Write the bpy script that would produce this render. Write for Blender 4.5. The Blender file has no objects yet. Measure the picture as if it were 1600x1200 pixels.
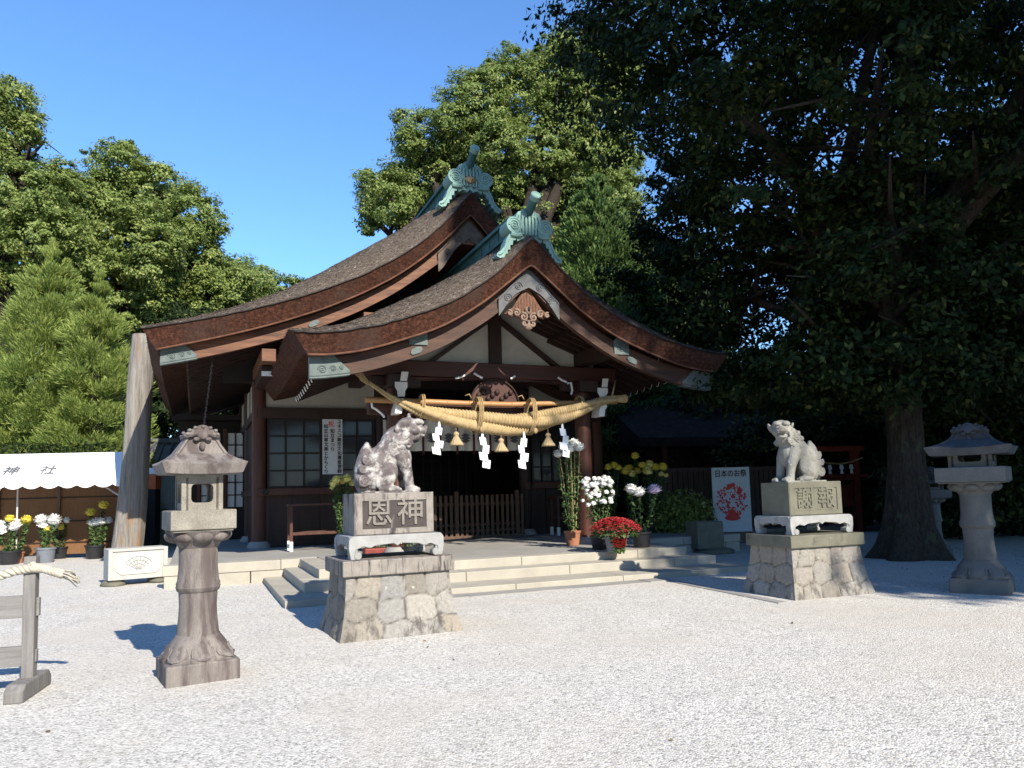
import bpy, bmesh, math, random
import numpy as np
from mathutils import Vector, Matrix, noise as mnoise
R = math.radians
PI = math.pi
scene = bpy.context.scene
COL = scene.collection

# ------------------------------------------------------------------ camera, sky, sun, exposure
EYE = 1.55
PITCH, ROLL = R(5.03), R(-1.56)
FOC, PPX, PPY = 1199.0, 800.0, 662.0          # focal length and optical centre of the 1600x1200 photograph
_f = np.array([0, math.cos(PITCH), math.sin(PITCH)])
_r0 = np.array([1.0, 0, 0]); _u0 = np.cross(_r0, _f)
_r = math.cos(ROLL) * _r0 + math.sin(ROLL) * _u0
_u = -math.sin(ROLL) * _r0 + math.cos(ROLL) * _u0
cam = bpy.data.cameras.new('camera')
cam.sensor_width = 36.0
cam.lens = FOC / 1600.0 * 36.0
cam.shift_y = (PPY - 600.0) / 1600.0
cam.clip_start, cam.clip_end = 0.05, 3000
cam_ob = bpy.data.objects.new('camera', cam); COL.objects.link(cam_ob)
M = Matrix(((_r[0], _u[0], -_f[0], 0), (_r[1], _u[1], -_f[1], 0), (_r[2], _u[2], -_f[2], EYE), (0, 0, 0, 1)))
cam_ob.matrix_world = M
scene.camera = cam_ob

SUN_EL, SUN_AZ = R(33.0), R(147.0)
SUN = Vector((math.sin(SUN_AZ) * math.cos(SUN_EL), math.cos(SUN_AZ) * math.cos(SUN_EL), math.sin(SUN_EL)))
world = bpy.data.worlds.new('World'); scene.world = world; world.use_nodes = True
wn = world.node_tree.nodes; wl = world.node_tree.links
bg = wn.get('Background') or wn.new('ShaderNodeBackground')
sky = wn.new('ShaderNodeTexSky'); sky.sky_type = 'NISHITA'; sky.sun_disc = False
sky.sun_elevation = SUN_EL; sky.sun_rotation = SUN_AZ
sky.air_density = 1.2; sky.dust_density = 0.0; sky.ozone_density = 10.0
wl.new(sky.outputs[0], bg.inputs[0]); bg.inputs[1].default_value = 0.15
sl = bpy.data.lights.new('sun', 'SUN'); sl.energy = 5.0; sl.angle = R(0.5); sl.color = (1.0, 0.92, 0.79)
so = bpy.data.objects.new('sun', sl); COL.objects.link(so)
so.rotation_euler = SUN.to_track_quat('Z', 'Y').to_euler(); so.location = (20, -30, 40)
vs = scene.view_settings
vs.view_transform = 'Standard'; vs.look = 'None'; vs.gamma = 1.0; vs.use_curve_mapping = False; vs.exposure = 0.85
try:
    scene.cycles.use_denoising = True
    scene.cycles.max_bounces = 6; scene.cycles.diffuse_bounces = 3; scene.cycles.glossy_bounces = 2
    scene.cycles.transmission_bounces = 3; scene.cycles.transparent_max_bounces = 4
    scene.cycles.sample_clamp_indirect = 6.0
except Exception:
    pass

# ------------------------------------------------------------------ where things stand
def ray(px, py):
    return _f + (px - PPX) / FOC * _r - (py - PPY) / FOC * _u
CAMP = np.array([0, 0, EYE])
def G(px, py, z=0.0):                      # point of the level plane z seen at a photograph pixel
    d = ray(px, py); return Vector(CAMP + d * ((z - EYE) / d[2]))
def atY(px, py, Y):                        # point at distance Y
    d = ray(px, py); return Vector(CAMP + d * (Y / d[1]))
YAW = R(22.4)
O = Vector((-5.01, 14.13, 0))
BX = Vector((math.cos(YAW), math.sin(YAW), 0)); BY = Vector((-math.sin(YAW), math.cos(YAW), 0))
def L2W(a, b, z=0): return O + BX * a + BY * b + Vector((0, 0, z))
def W2L(p): d = Vector(p) - O; return Vector((d.dot(BX), d.dot(BY), p[2]))
def onb(px, py, b):                        # shrine coordinates of a pixel on the upright plane b
    d = Vector(ray(px, py)); p0 = L2W(0, b); t = (p0 - Vector(CAMP)).dot(BY) / d.dot(BY)
    return W2L(Vector(CAMP) + d * t)

# ------------------------------------------------------------------ mesh helpers
class MB:
    def __init__(s): s.v = []; s.f = []; s.m = []
    def add(s, verts, faces, mi=0, M=None):
        o = len(s.v)
        if M is not None: verts = [M @ Vector(v) for v in verts]
        s.v += [tuple(v) for v in verts]; s.f += [tuple(i + o for i in f) for f in faces]; s.m += [mi] * len(faces)
        return s
    def box(s, x0, x1, y0, y1, z0, z1, mi=0, M=None):
        v = [(x0,y0,z0),(x1,y0,z0),(x1,y1,z0),(x0,y1,z0),(x0,y0,z1),(x1,y0,z1),(x1,y1,z1),(x0,y1,z1)]
        return s.add(v, [(0,3,2,1),(4,5,6,7),(0,1,5,4),(1,2,6,5),(2,3,7,6),(3,0,4,7)], mi, M)
    def bar(s, p, q, w, h, up=(0,0,1), mi=0):
        p = Vector(p); q = Vector(q); d = (q - p).normalized(); up = Vector(up)
        x = d.cross(up).normalized(); z = x.cross(d).normalized()
        v = [c + x * sx * w / 2 + z * sz * h / 2 for c in (p, q) for sx, sz in ((-1,-1),(1,-1),(1,1),(-1,1))]
        return s.add(v, [(0,3,2,1),(4,5,6,7),(0,1,5,4),(1,2,6,5),(2,3,7,6),(3,0,4,7)][0:0] + [(0,1,2,3),(7,6,5,4),(0,4,5,1),(1,5,6,2),(2,6,7,3),(3,7,4,0)], mi)
    def tube(s, pts, rad, n=10, mi=0, cap=True):
        pts = [Vector(p) for p in pts]
        if not hasattr(rad, '__len__'): rad = [rad] * len(pts)
        o = len(s.v); x = None
        for i, p in enumerate(pts):
            d = (pts[min(i + 1, len(pts) - 1)] - pts[max(i - 1, 0)]).normalized()
            if x is None:
                x = d.orthogonal().normalized()
            else:
                x = (x - d * x.dot(d)); x = x.normalized() if x.length > 1e-6 else d.orthogonal().normalized()
            y = d.cross(x)
            for k in range(n):
                a = 2 * PI * k / n
                s.v.append(tuple(p + (x * math.cos(a) + y * math.sin(a)) * rad[i]))
        m = len(pts)
        for i in range(m - 1):
            for k in range(n):
                k2 = (k + 1) % n
                s.f.append((o+i*n+k, o+i*n+k2, o+(i+1)*n+k2, o+(i+1)*n+k)); s.m.append(mi)
        if cap:
            s.f.append(tuple(o + k for k in range(n))[::-1]); s.m.append(mi)
            s.f.append(tuple(o + (m-1)*n + k for k in range(n))); s.m.append(mi)
        return s
    def lathe(s, prof, n=32, mi=0, M=None, fn=None):
        o = len(s.v); vs_ = []
        for i, (r, z) in enumerate(prof):
            for k in range(n):
                a = 2 * PI * k / n; rr = r if fn is None else fn(r, z, a)
                vs_.append((rr * math.cos(a), rr * math.sin(a), z))
        fs = []
        for i in range(len(prof) - 1):
            for k in range(n):
                k2 = (k + 1) % n
                fs.append((i*n+k, i*n+k2, (i+1)*n+k2, (i+1)*n+k))
        fs.append(tuple(range(n))[::-1]); fs.append(tuple((len(prof)-1)*n + k for k in range(n)))
        return s.add(vs_, fs, mi, M)
    def prism(s, poly, d0, d1, axis='y', mi=0, M=None):
        # outline poly in (u,w), pushed out between d0 and d1 along the axis
        mk = {'y': lambda u, w, d: (u, d, w), 'x': lambda u, w, d: (d, u, w), 'z': lambda u, w, d: (u, w, d)}[axis]
        n = len(poly)
        v = [mk(u, w, d0) for u, w in poly] + [mk(u, w, d1) for u, w in poly]
        f = [tuple(range(n)), tuple(range(2*n-1, n-1, -1))] + [(i, i+n, (i+1) % n + n, (i+1) % n) for i in range(n)]
        return s.add(v, f, mi, M)
    def ball(s, c, r, n=12, m=8, mi=0, M=None):
        if not hasattr(r, '__len__'): r = (r, r, r)
        v = [(0,0,-1)]; f = []
        for i in range(1, m):
            t = -PI/2 + PI * i / m
            v += [(math.cos(t)*math.cos(2*PI*k/n), math.cos(t)*math.sin(2*PI*k/n), math.sin(t)) for k in range(n)]
        v.append((0,0,1)); top = len(v) - 1
        for k in range(n): f.append((0, 1+(k+1) % n, 1+k))
        for i in range(m - 2):
            for k in range(n):
                k2 = (k+1) % n; f.append((1+i*n+k, 1+i*n+k2, 1+(i+1)*n+k2, 1+(i+1)*n+k))
        for k in range(n): f.append((1+(m-2)*n+k, 1+(m-2)*n+(k+1) % n, top))
        T = Matrix.Translation(c) @ (M or Matrix()) @ Matrix.Diagonal((r[0], r[1], r[2], 1))
        return s.add(v, f, mi, T)
    def strip(s, P, Q, b0, b1, mi=0, b0q=None):
        # band between an upper line P and a lower line Q, both lists of (t,z), solid between depths b0 and b1
        n = len(P); b0q = b0 if b0q is None else b0q
        v = [(p[0], b0, p[1]) for p in P] + [(q[0], b0q, q[1]) for q in Q] + [(p[0], b1, p[1]) for p in P] + [(q[0], b1, q[1]) for q in Q]
        f = []
        for i in range(n - 1):
            f += [(i, n+i, n+i+1, i+1), (2*n+i, 2*n+i+1, 3*n+i+1, 3*n+i), (i, i+1, 2*n+i+1, 2*n+i), (n+i, 3*n+i, 3*n+i+1, n+i+1)]
        f += [(0, 2*n, 3*n, n), (n-1, 2*n-1, 4*n-1, 3*n-1)]
        return s.add(v, f, mi)
    def build(s, name, mat, parent=None, smooth=False, bevel=0, loc=None, rotz=None, fix=True, autosmooth=None):
        me = bpy.data.meshes.new(name)
        me.from_pydata(s.v, [], s.f)
        mats = mat if isinstance(mat, (list, tuple)) else [mat]
        for m_ in mats: me.materials.append(m_)
        if len(mats) > 1: me.polygons.foreach_set('material_index', s.m)
        if fix or bevel:
            bm = bmesh.new(); bm.from_mesh(me)
            if fix: bmesh.ops.recalc_face_normals(bm, faces=bm.faces)
            if bevel:
                es = [e for e in bm.edges if len(e.link_faces) == 2 and e.calc_face_angle(0) > 0.5]
                bmesh.ops.bevel(bm, geom=es, offset=bevel, segments=2, affect='EDGES', profile=0.5, clamp_overlap=True)
            bm.to_mesh(me); bm.free()
        if smooth: me.polygons.foreach_set('use_smooth', [True] * len(me.polygons))
        if autosmooth: sharp(me, autosmooth)
        return obj(name, me, parent, loc, rotz)
def sharp(me, deg):
    me.polygons.foreach_set('use_smooth', [True] * len(me.polygons))
    try: me.set_sharp_from_angle(angle=R(deg))
    except Exception: pass
def obj(name, me, parent=None, loc=None, rotz=None):
    o = bpy.data.objects.new(name, me); COL.objects.link(o)
    if parent is not None: o.parent = parent
    if loc is not None: o.location = loc
    if rotz is not None: o.rotation_euler = (0, 0, rotz)
    return o
def tag(o, label, cat, group=None, kind=None):
    if label: o['label'] = label
    if cat: o['category'] = cat
    if group: o['group'] = group
    if kind: o['kind'] = kind
    return o
def thing(name, label, cat, loc=(0,0,0), rotz=0.0, group=None):
    o = bpy.data.objects.new(name, None); COL.objects.link(o)
    o.location = loc; o.rotation_euler = (0, 0, rotz); o.empty_display_size = 0.2
    return tag(o, label, cat, group)
def dup(root, loc, rotz, label, scale=None):
    r_ = root.copy(); COL.objects.link(r_); r_.location = loc; r_.rotation_euler = (0, 0, rotz); r_['label'] = label
    if scale: r_.scale = (scale,) * 3 if not hasattr(scale, '__len__') else scale
    for ch in list(root.children):
        c = ch.copy(); COL.objects.link(c); c.parent = r_
        for g in ch.children:
            d = g.copy(); COL.objects.link(d); d.parent = c
    return r_
def text_mesh(body, size, extrude, bevel=0.0, line=1.0):
    c = bpy.data.curves.new('lettering', 'FONT'); c.body = body; c.size = size; c.extrude = extrude
    c.align_x = 'CENTER'; c.align_y = 'CENTER'; c.space_line = line; c.bevel_depth = bevel; c.resolution_u = 3
    o = bpy.data.objects.new('lettering', c); COL.objects.link(o)
    dg = bpy.context.evaluated_depsgraph_get()
    me = bpy.data.meshes.new_from_object(o.evaluated_get(dg)); me = me.copy() if me.users else me
    bpy.data.objects.remove(o); bpy.data.curves.remove(c)
    return me
def text_part(name, body, size, mat, parent, M, extrude=0.004, line=1.0, bevel=0.0):
    me = text_mesh(body, size, extrude, bevel, line)
    me.transform(M); me.materials.clear(); me.materials.append(mat)
    return obj(name, me, parent)
UPRIGHT = Matrix.Rotation(PI / 2, 4, 'X')            # lettering stood up, facing -y

# ------------------------------------------------------------------ materials
MATS = {}
def rgb(c): return (c[0], c[1], c[2], 1)
def nd(nt, typ, **kw):
    n = nt.nodes.new(typ)
    for k, v in kw.items():
        if k.startswith('i_'):
            n.inputs[int(k[2:]) if k[2:].isdigit() else k[2:].replace('_', ' ')].default_value = v
        else: setattr(n, k, v)
    return n
def ramp(nt, fac, stops):
    n = nt.nodes.new('ShaderNodeValToRGB'); e = n.color_ramp.elements
    while len(e) < len(stops): e.new(0.5)
    for k, (p, c) in zip(e, stops): k.position = p; k.color = rgb(c)
    nt.links.new(fac, n.inputs[0]); return n.outputs[0]
def mixc(nt, fac, a, b, mode='MIX'):
    n = nt.nodes.new('ShaderNodeMix'); n.data_type = 'RGBA'; n.blend_type = mode
    for s_, v in ((0, fac), (6, a), (7, b)):
        if hasattr(v, 'links') or hasattr(v, 'is_linked'): nt.links.new(v, n.inputs[s_])
        elif s_ == 0: n.inputs[0].default_value = v
        else: n.inputs[s_].default_value = rgb(v)
    return n.outputs[2]
def noise(nt, vec, scale, detail=6, rough=0.6, dist=0.0):
    n = nd(nt, 'ShaderNodeTexNoise'); n.inputs['Scale'].default_value = scale; n.inputs['Detail'].default_value = detail
    n.inputs['Roughness'].default_value = rough; n.inputs['Distortion'].default_value = dist
    nt.links.new(vec, n.inputs['Vector']); return n.outputs[0]
def mapped(nt, stretch, rot=(0,0,0)):
    tc = nd(nt, 'ShaderNodeTexCoord'); mp = nd(nt, 'ShaderNodeMapping')
    mp.inputs['Scale'].default_value = stretch; mp.inputs['Rotation'].default_value = rot
    nt.links.new(tc.outputs['Object'], mp.inputs[0]); return mp.outputs[0]
def start(name):
    m = bpy.data.materials.new(name); m.use_nodes = True; nt = m.node_tree
    b = nt.nodes['Principled BSDF']; MATS[name] = m
    return m, nt, b
def setbump(nt, b, h, strength, dist):
    n = nd(nt, 'ShaderNodeBump'); n.inputs['Strength'].default_value = strength; n.inputs['Distance'].default_value = dist
    nt.links.new(h, n.inputs['Height']); nt.links.new(n.outputs[0], b.inputs['Normal'])
def mat(name, light, dark, scale=4, rough=0.8, stretch=(1,1,1), fine=40, fineamt=0.35, bump=0.3, bdist=0.01,
        stain=None, stain_scale=1.5, stain_lo=0.5, stain_hi=0.65, stain_stretch=(1,1,1), spots=None, spot_scale=9, spot_lo=0.68, metal=0, spec=0.3, lo=0.3, hi=0.7):
    m, nt, b = start(name)
    v = mapped(nt, stretch)
    c = ramp(nt, noise(nt, v, scale, 8, 0.62), [(lo, dark), (hi, light)])
    fn = noise(nt, v, fine, 4, 0.7)
    c = mixc(nt, fineamt, c, ramp(nt, fn, [(0.3, (0.25,)*3), (0.7, (1.0,)*3)]), 'MULTIPLY')
    if stain:
        sv = mapped(nt, stain_stretch)
        c = mixc(nt, ramp(nt, noise(nt, sv, stain_scale, 7, 0.65, 0.3), [(stain_lo, (0,)*3), (stain_hi, (1,)*3)]), c, stain)
    if spots:
        c = mixc(nt, ramp(nt, noise(nt, v, spot_scale, 3, 0.5), [(spot_lo, (0,)*3), (spot_lo + 0.04, (1,)*3)]), c, spots)
    nt.links.new(c, b.inputs['Base Color'])
    b.inputs['Roughness'].default_value = rough; b.inputs['Metallic'].default_value = metal
    b.inputs['Specular IOR Level'].default_value = spec
    if bump: setbump(nt, b, fn, bump, bdist)
    return m
def plain(name, c, rough=0.7, var=0.12, scale=6, spec=0.3, trans=0):
    m = mat(name, c, tuple(x * (1 - 2 * var) for x in c), scale=scale, rough=rough, fineamt=0.08, bump=0.05, spec=spec)
    return m

# gravel: small pale chips with grey and warm ones among them, sandy worn patches
m, nt, b = start('gravel')
v = mapped(nt, (1,1,1))
vo = nd(nt, 'ShaderNodeTexVoronoi', feature='F1'); vo.inputs['Scale'].default_value = 62; nt.links.new(v, vo.inputs['Vector'])
sep = nd(nt, 'ShaderNodeSeparateColor'); nt.links.new(vo.outputs['Color'], sep.inputs[0])
chip = ramp(nt, sep.outputs[0], [(0.0, (0.25,0.24,0.225)), (0.22, (0.45,0.435,0.40)), (0.6, (0.57,0.55,0.505)), (1.0, (0.72,0.695,0.64))])
n1 = noise(nt, v, 0.35, 6, 0.65, 0.4)
sandy = ramp(nt, n1, [(0.46, (0,)*3), (0.60, (1,)*3)])
n2 = noise(nt, v, 160, 3, 0.7)
sand = ramp(nt, n2, [(0.3, (0.44,0.40,0.34)), (0.7, (0.60,0.55,0.48))])
sm = nd(nt, 'ShaderNodeMath', operation='MULTIPLY'); nt.links.new(sandy, sm.inputs[0]); sm.inputs[1].default_value = 0.5
c = mixc(nt, sm.outputs[0], chip, sand)
big = ramp(nt, noise(nt, v, 1.6, 5, 0.6), [(0.3, (0.90,)*3), (0.7, (1.0,)*3)])
c = mixc(nt, 1.0, c, big, 'MULTIPLY')
nt.links.new(c, b.inputs['Base Color']); b.inputs['Roughness'].default_value = 0.95; b.inputs['Specular IOR Level'].default_value = 0.1
inv = nd(nt, 'ShaderNodeMath', operation='MULTIPLY_ADD'); nt.links.new(vo.outputs['Distance'], inv.inputs[0]); inv.inputs[1].default_value = -1.0
nt.links.new(noise(nt, v, 9, 5, 0.7), inv.inputs[2])
setbump(nt, b, inv.outputs[0], 0.55, 0.012)

def fieldstone(name, joint, stops, scale=2.6, dark=None, dark_amt=0.6):
    m, nt, b = start(name)
    v = mapped(nt, (1, 1, 1.25))
    nz = nd(nt, 'ShaderNodeTexNoise'); nz.inputs['Scale'].default_value = 2.2; nt.links.new(v, nz.inputs['Vector'])
    wv = nd(nt, 'ShaderNodeMix', data_type='VECTOR'); wv.inputs[0].default_value = 0.12; nt.links.new(v, wv.inputs[4]); nt.links.new(nz.outputs[1], wv.inputs[5])
    vc = nd(nt, 'ShaderNodeTexVoronoi', feature='F1'); ve = nd(nt, 'ShaderNodeTexVoronoi', feature='DISTANCE_TO_EDGE')
    for q in (vc, ve): q.inputs['Scale'].default_value = scale; q.inputs['Randomness'].default_value = 0.8; nt.links.new(wv.outputs[1], q.inputs['Vector'])
    s_ = nd(nt, 'ShaderNodeSeparateColor'); nt.links.new(vc.outputs['Color'], s_.inputs[0])
    c = ramp(nt, s_.outputs[0], stops)
    fn = noise(nt, v, 34, 6, 0.7)
    c = mixc(nt, 0.6, c, ramp(nt, fn, [(0.3, (0.45,)*3), (0.7, (1.1,)*3)]), 'MULTIPLY')
    if dark:
        c = mixc(nt, ramp(nt, noise(nt, v, 3.5, 8, 0.7, 0.4), [(dark_amt, (0,)*3), (dark_amt + 0.12, (1,)*3)]), c, dark)
    c = mixc(nt, ramp(nt, ve.outputs[0], [(0.006, (0.75,)*3), (0.020, (0,)*3)]), c, joint)
    nt.links.new(c, b.inputs['Base Color']); b.inputs['Roughness'].default_value = 0.9; b.inputs['Specular IOR Level'].default_value = 0.2
    h = nd(nt, 'ShaderNodeMath', operation='MULTIPLY_ADD'); nt.links.new(ramp(nt, ve.outputs[0], [(0.0, (0,)*3), (0.07, (1,)*3)]), h.inputs[0]); h.inputs[1].default_value = 1.6
    nt.links.new(fn, h.inputs[2]); setbump(nt, b, h.outputs[0], 0.6, 0.02)
    return m
fieldstone('field_stone', (0.13,0.115,0.10), [(0.0,(0.195,0.18,0.16)), (0.35,(0.265,0.255,0.238)), (0.65,(0.275,0.245,0.205)), (1.0,(0.31,0.295,0.27))], dark=(0.08,0.07,0.066), dark_amt=0.56, scale=3.7)
mat('step_granite', (0.43,0.40,0.335), (0.33,0.305,0.255), scale=2.2, fine=120, fineamt=0.3, bump=0.15, bdist=0.004, rough=0.85)
mat('paving_granite', (0.34,0.33,0.305), (0.26,0.25,0.23), scale=1.5, fine=110, fineamt=0.3, bump=0.15, bdist=0.004, rough=0.85)
mat('dark_granite', (0.20,0.19,0.18), (0.11,0.10,0.10), scale=3, fine=60)
mat('cap_granite', (0.31,0.285,0.25), (0.19,0.165,0.15), scale=5, fine=90, stain=(0.05,0.042,0.042), stain_scale=2.2, stain_lo=0.50, stain_hi=0.60, stain_stretch=(3.5,3.5,0.6), bump=0.3)
mat('mossy_granite', (0.18,0.175,0.13), (0.12,0.115,0.088), scale=5, fine=90, stain=(0.06,0.052,0.045), stain_scale=3, stain_lo=0.58, stain_hi=0.7, spots=(0.36,0.35,0.31), spot_scale=11, spot_lo=0.72, bump=0.3)
mat('panel_granite', (0.075,0.062,0.06), (0.045,0.037,0.036), scale=5, fine=80, stain=(0.18,0.165,0.15), stain_scale=2.4, stain_lo=0.60, stain_hi=0.66, stain_stretch=(4,4,0.5), bump=0.3)
mat('pale_granite', (0.39,0.39,0.38), (0.26,0.26,0.255), scale=7, fine=110, fineamt=0.4, stain=(0.2,0.195,0.19), stain_scale=4, stain_lo=0.62, stain_hi=0.72, bump=0.15)
mat('letter_stone', (0.25,0.23,0.2), (0.17,0.15,0.135), scale=12, fine=90)
mat('statue_stone', (0.2,0.175,0.17), (0.07,0.055,0.056), scale=5, fine=60, fineamt=0.4, stain=(0.42,0.41,0.39), stain_scale=9, stain_lo=0.47, stain_hi=0.66, bump=0.5, bdist=0.008)
mat('white_statue_stone', (0.32,0.315,0.285), (0.2,0.195,0.17), scale=4, fine=70, fineamt=0.4, stain=(0.13,0.12,0.10), stain_scale=5, stain_lo=0.52, stain_hi=0.70, spots=(0.42,0.42,0.39), spot_scale=13, spot_lo=0.70, bump=0.5, bdist=0.008)
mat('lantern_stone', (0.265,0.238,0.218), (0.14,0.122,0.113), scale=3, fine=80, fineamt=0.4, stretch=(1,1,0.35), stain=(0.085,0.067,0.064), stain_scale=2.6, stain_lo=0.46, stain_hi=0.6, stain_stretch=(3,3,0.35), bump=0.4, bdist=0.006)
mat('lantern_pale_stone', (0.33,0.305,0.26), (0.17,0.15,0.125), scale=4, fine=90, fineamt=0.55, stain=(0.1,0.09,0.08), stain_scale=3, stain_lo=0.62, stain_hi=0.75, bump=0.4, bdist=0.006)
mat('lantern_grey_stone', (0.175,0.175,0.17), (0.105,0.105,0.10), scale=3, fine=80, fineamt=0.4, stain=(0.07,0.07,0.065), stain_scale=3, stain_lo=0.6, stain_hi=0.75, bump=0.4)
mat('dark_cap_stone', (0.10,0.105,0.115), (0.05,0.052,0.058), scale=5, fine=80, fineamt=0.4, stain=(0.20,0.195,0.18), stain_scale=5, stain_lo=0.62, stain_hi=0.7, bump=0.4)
mat('white_marble', (0.44,0.43,0.395), (0.36,0.35,0.32), scale=5, fine=100, fineamt=0.12, bump=0.1)
mat('marble_inlay', (0.5,0.49,0.465), (0.42,0.41,0.385), scale=5, fine=100, fineamt=0.1, bump=0.1)
mat('dark_wood', (0.045,0.022,0.016), (0.022,0.011,0.009), scale=3, stretch=(3,3,0.4), fine=40, rough=0.6, bump=0.2, bdist=0.004)
mat('red_wood', (0.1,0.036,0.022), (0.05,0.017,0.011), scale=3, stretch=(5,5,0.35), fine=40, rough=0.55, bump=0.2, bdist=0.004)
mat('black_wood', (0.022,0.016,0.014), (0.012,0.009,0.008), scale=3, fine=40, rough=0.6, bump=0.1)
mat('beam_wood', (0.085,0.03,0.02), (0.04,0.014,0.01), scale=2.4, stretch=(0.35,5,5), fine=40, rough=0.55, bump=0.2, bdist=0.004)
mat('worn_board', (0.22,0.095,0.047), (0.06,0.024,0.014), scale=2.4, stretch=(0.30,5,5), fine=22, rough=0.6, bump=0.25, bdist=0.004)
mat('lip_highlight', (0.17,0.075,0.043), (0.07,0.030,0.018), scale=6, fine=40, rough=0.8)  # lighter brown paints the highlight along the lower thatch lip
mat('old_board', (0.105,0.052,0.034), (0.038,0.019,0.013), scale=2.4, stretch=(0.30,5,5), fine=22, fineamt=0.5, rough=0.65, bump=0.3, bdist=0.004)
mat('grey_rail', (0.25,0.24,0.235), (0.15,0.14,0.135), scale=4, stretch=(0.5,6,6), fine=60, rough=0.85, bump=0.4, bdist=0.004)
mat('shaded_thatch', (0.05,0.036,0.029), (0.02,0.014,0.012), scale=5, fine=40, rough=0.95, bump=0.5, bdist=0.02, spec=0.05)  # bark thatch darkened, the shade of the trees put into its colour
mat('fence_wood', (0.16,0.095,0.062), (0.085,0.05,0.034), scale=4, stretch=(4,4,0.5), fine=40, rough=0.7)
mat('grey_timber', (0.24,0.23,0.22), (0.14,0.13,0.125), scale=4, stretch=(6,6,0.5), fine=60, rough=0.85, bump=0.4, bdist=0.004, stain=(0.085,0.078,0.07), stain_scale=3, stain_lo=0.62, stain_hi=0.72, stain_stretch=(5,5,0.4))
mat('weathered_log', (0.40,0.375,0.335), (0.15,0.13,0.11), scale=2.0, stretch=(7,7,0.28), fine=14, fineamt=0.6, rough=0.9, bump=0.9, bdist=0.03, stain=(0.26,0.155,0.09), stain_scale=1.1, stain_lo=0.56, stain_hi=0.64, stain_stretch=(3,3,0.35))
mat('tree_bark', (0.07,0.055,0.042), (0.022,0.017,0.013), scale=3, stretch=(5,5,0.9), fine=14, fineamt=0.6, rough=0.95, bump=0.9, bdist=0.04)
mat('camphor_bark', (0.12,0.09,0.065), (0.03,0.022,0.017), scale=5, stretch=(5,5,1.1), fine=18, fineamt=0.6, rough=0.95, bump=1.0, bdist=0.05, stain=(0.10,0.12,0.06), stain_scale=2.2, stain_lo=0.58, stain_hi=0.7)
mat('plaster', (0.47,0.44,0.38), (0.36,0.335,0.28), scale=2.5, fine=60, fineamt=0.1, bump=0.05, stain=(0.40,0.37,0.32), stain_scale=2, stain_lo=0.62, stain_hi=0.8)
mat('painted_white', (0.74,0.73,0.70), (0.62,0.61,0.58), scale=7, fine=60, fineamt=0.1, bump=0.05)
mat('verdigris', (0.235,0.375,0.33), (0.16,0.28,0.25), scale=4, fine=50, fineamt=0.2, rough=0.65, bump=0.15, bdist=0.004, stain=(0.11,0.21,0.19), stain_scale=5, stain_lo=0.60, stain_hi=0.72, stain_stretch=(3,3,0.7))
mat('dark_copper', (0.055,0.15,0.135), (0.025,0.075,0.07), scale=3, fine=40, fineamt=0.3, rough=0.55, stain=(0.16,0.30,0.27), stain_scale=4, stain_lo=0.64, stain_hi=0.74)
mat('metal_plate', (0.135,0.17,0.163), (0.075,0.096,0.092), scale=7, fine=60, fineamt=0.3, rough=0.6, bump=0.3, bdist=0.004)
mat('bronze_plate', (0.15,0.115,0.085), (0.075,0.06,0.047), scale=7, fine=60, fineamt=0.3, rough=0.55, metal=0.3, bump=0.3, bdist=0.004)
mat('grey_plate', (0.125,0.13,0.138), (0.07,0.073,0.078), scale=7, fine=60, fineamt=0.3, rough=0.6, bump=0.3, bdist=0.004)
mat('carved_wood', (0.20,0.095,0.052), (0.07,0.032,0.02), scale=9, fine=60, stretch=(6,1,1), rough=0.7, bump=0.3)
mat('carved_pale', (0.3,0.215,0.16), (0.15,0.095,0.07), scale=9, fine=60, rough=0.75, bump=0.3)
mat('gilt', (0.62,0.47,0.24), (0.5,0.36,0.18), rough=0.4, metal=0.4)
mat('straw', (0.5,0.38,0.2), (0.33,0.23,0.11), scale=14, stretch=(1,1,1), fine=90, fineamt=0.35, rough=0.85, bump=0.5, bdist=0.006)
mat('tassel_straw', (0.5,0.39,0.23), (0.33,0.24,0.135), scale=14, stretch=(30,30,0.6), fine=20, fineamt=0.4, rough=0.85, bump=0.6, bdist=0.006)
mat('hemp', (0.52,0.49,0.41), (0.36,0.33,0.27), scale=14, fine=90, fineamt=0.3, rough=0.9, bump=0.5, bdist=0.004)
mat('binding_straw', (0.40,0.29,0.15), (0.26,0.18,0.085), scale=20, fine=90, rough=0.9)
mat('cord', (0.40,0.29,0.16), (0.27,0.18,0.09), scale=20, fine=90, rough=0.9)
mat('bamboo', (0.42,0.235,0.105), (0.32,0.165,0.07), scale=2.5, stretch=(0.5,6,6), fine=30, fineamt=0.15, rough=0.4, bump=0.05)
plain('paper', (0.86,0.87,0.88), 0.7, 0.02)
plain('notice_paper', (0.60,0.61,0.62), 0.7, 0.04)
plain('poster_cloth', (0.50,0.58,0.64), 0.75, 0.05)
plain('tent_canvas', (0.80,0.80,0.78), 0.65, 0.03)
plain('white_curtain', (0.82,0.80,0.75), 0.8, 0.05)
plain('shoji_paper', (0.60,0.62,0.63), 0.8, 0.04)
plain('maroon_ribbon', (0.11,0.028,0.034), 0.7)
plain('ink', (0.02,0.02,0.022), 0.6)
plain('grey_ink', (0.14,0.14,0.15), 0.6)
plain('red_ink', (0.60,0.05,0.04), 0.6)
plain('vermilion', (0.24,0.042,0.03), 0.55, 0.2)
plain('black_plastic', (0.022,0.022,0.025), 0.45, spec=0.4)
plain('grey_plastic', (0.17,0.19,0.22), 0.45, spec=0.4)
plain('terracotta', (0.36,0.15,0.085), 0.85)
plain('orange_plastic', (0.62,0.16,0.05), 0.5)
plain('soil', (0.05,0.035,0.025), 0.95)
plain('yellow_petal', (0.85,0.70,0.10), 0.7, 0.15, 40)
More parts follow.
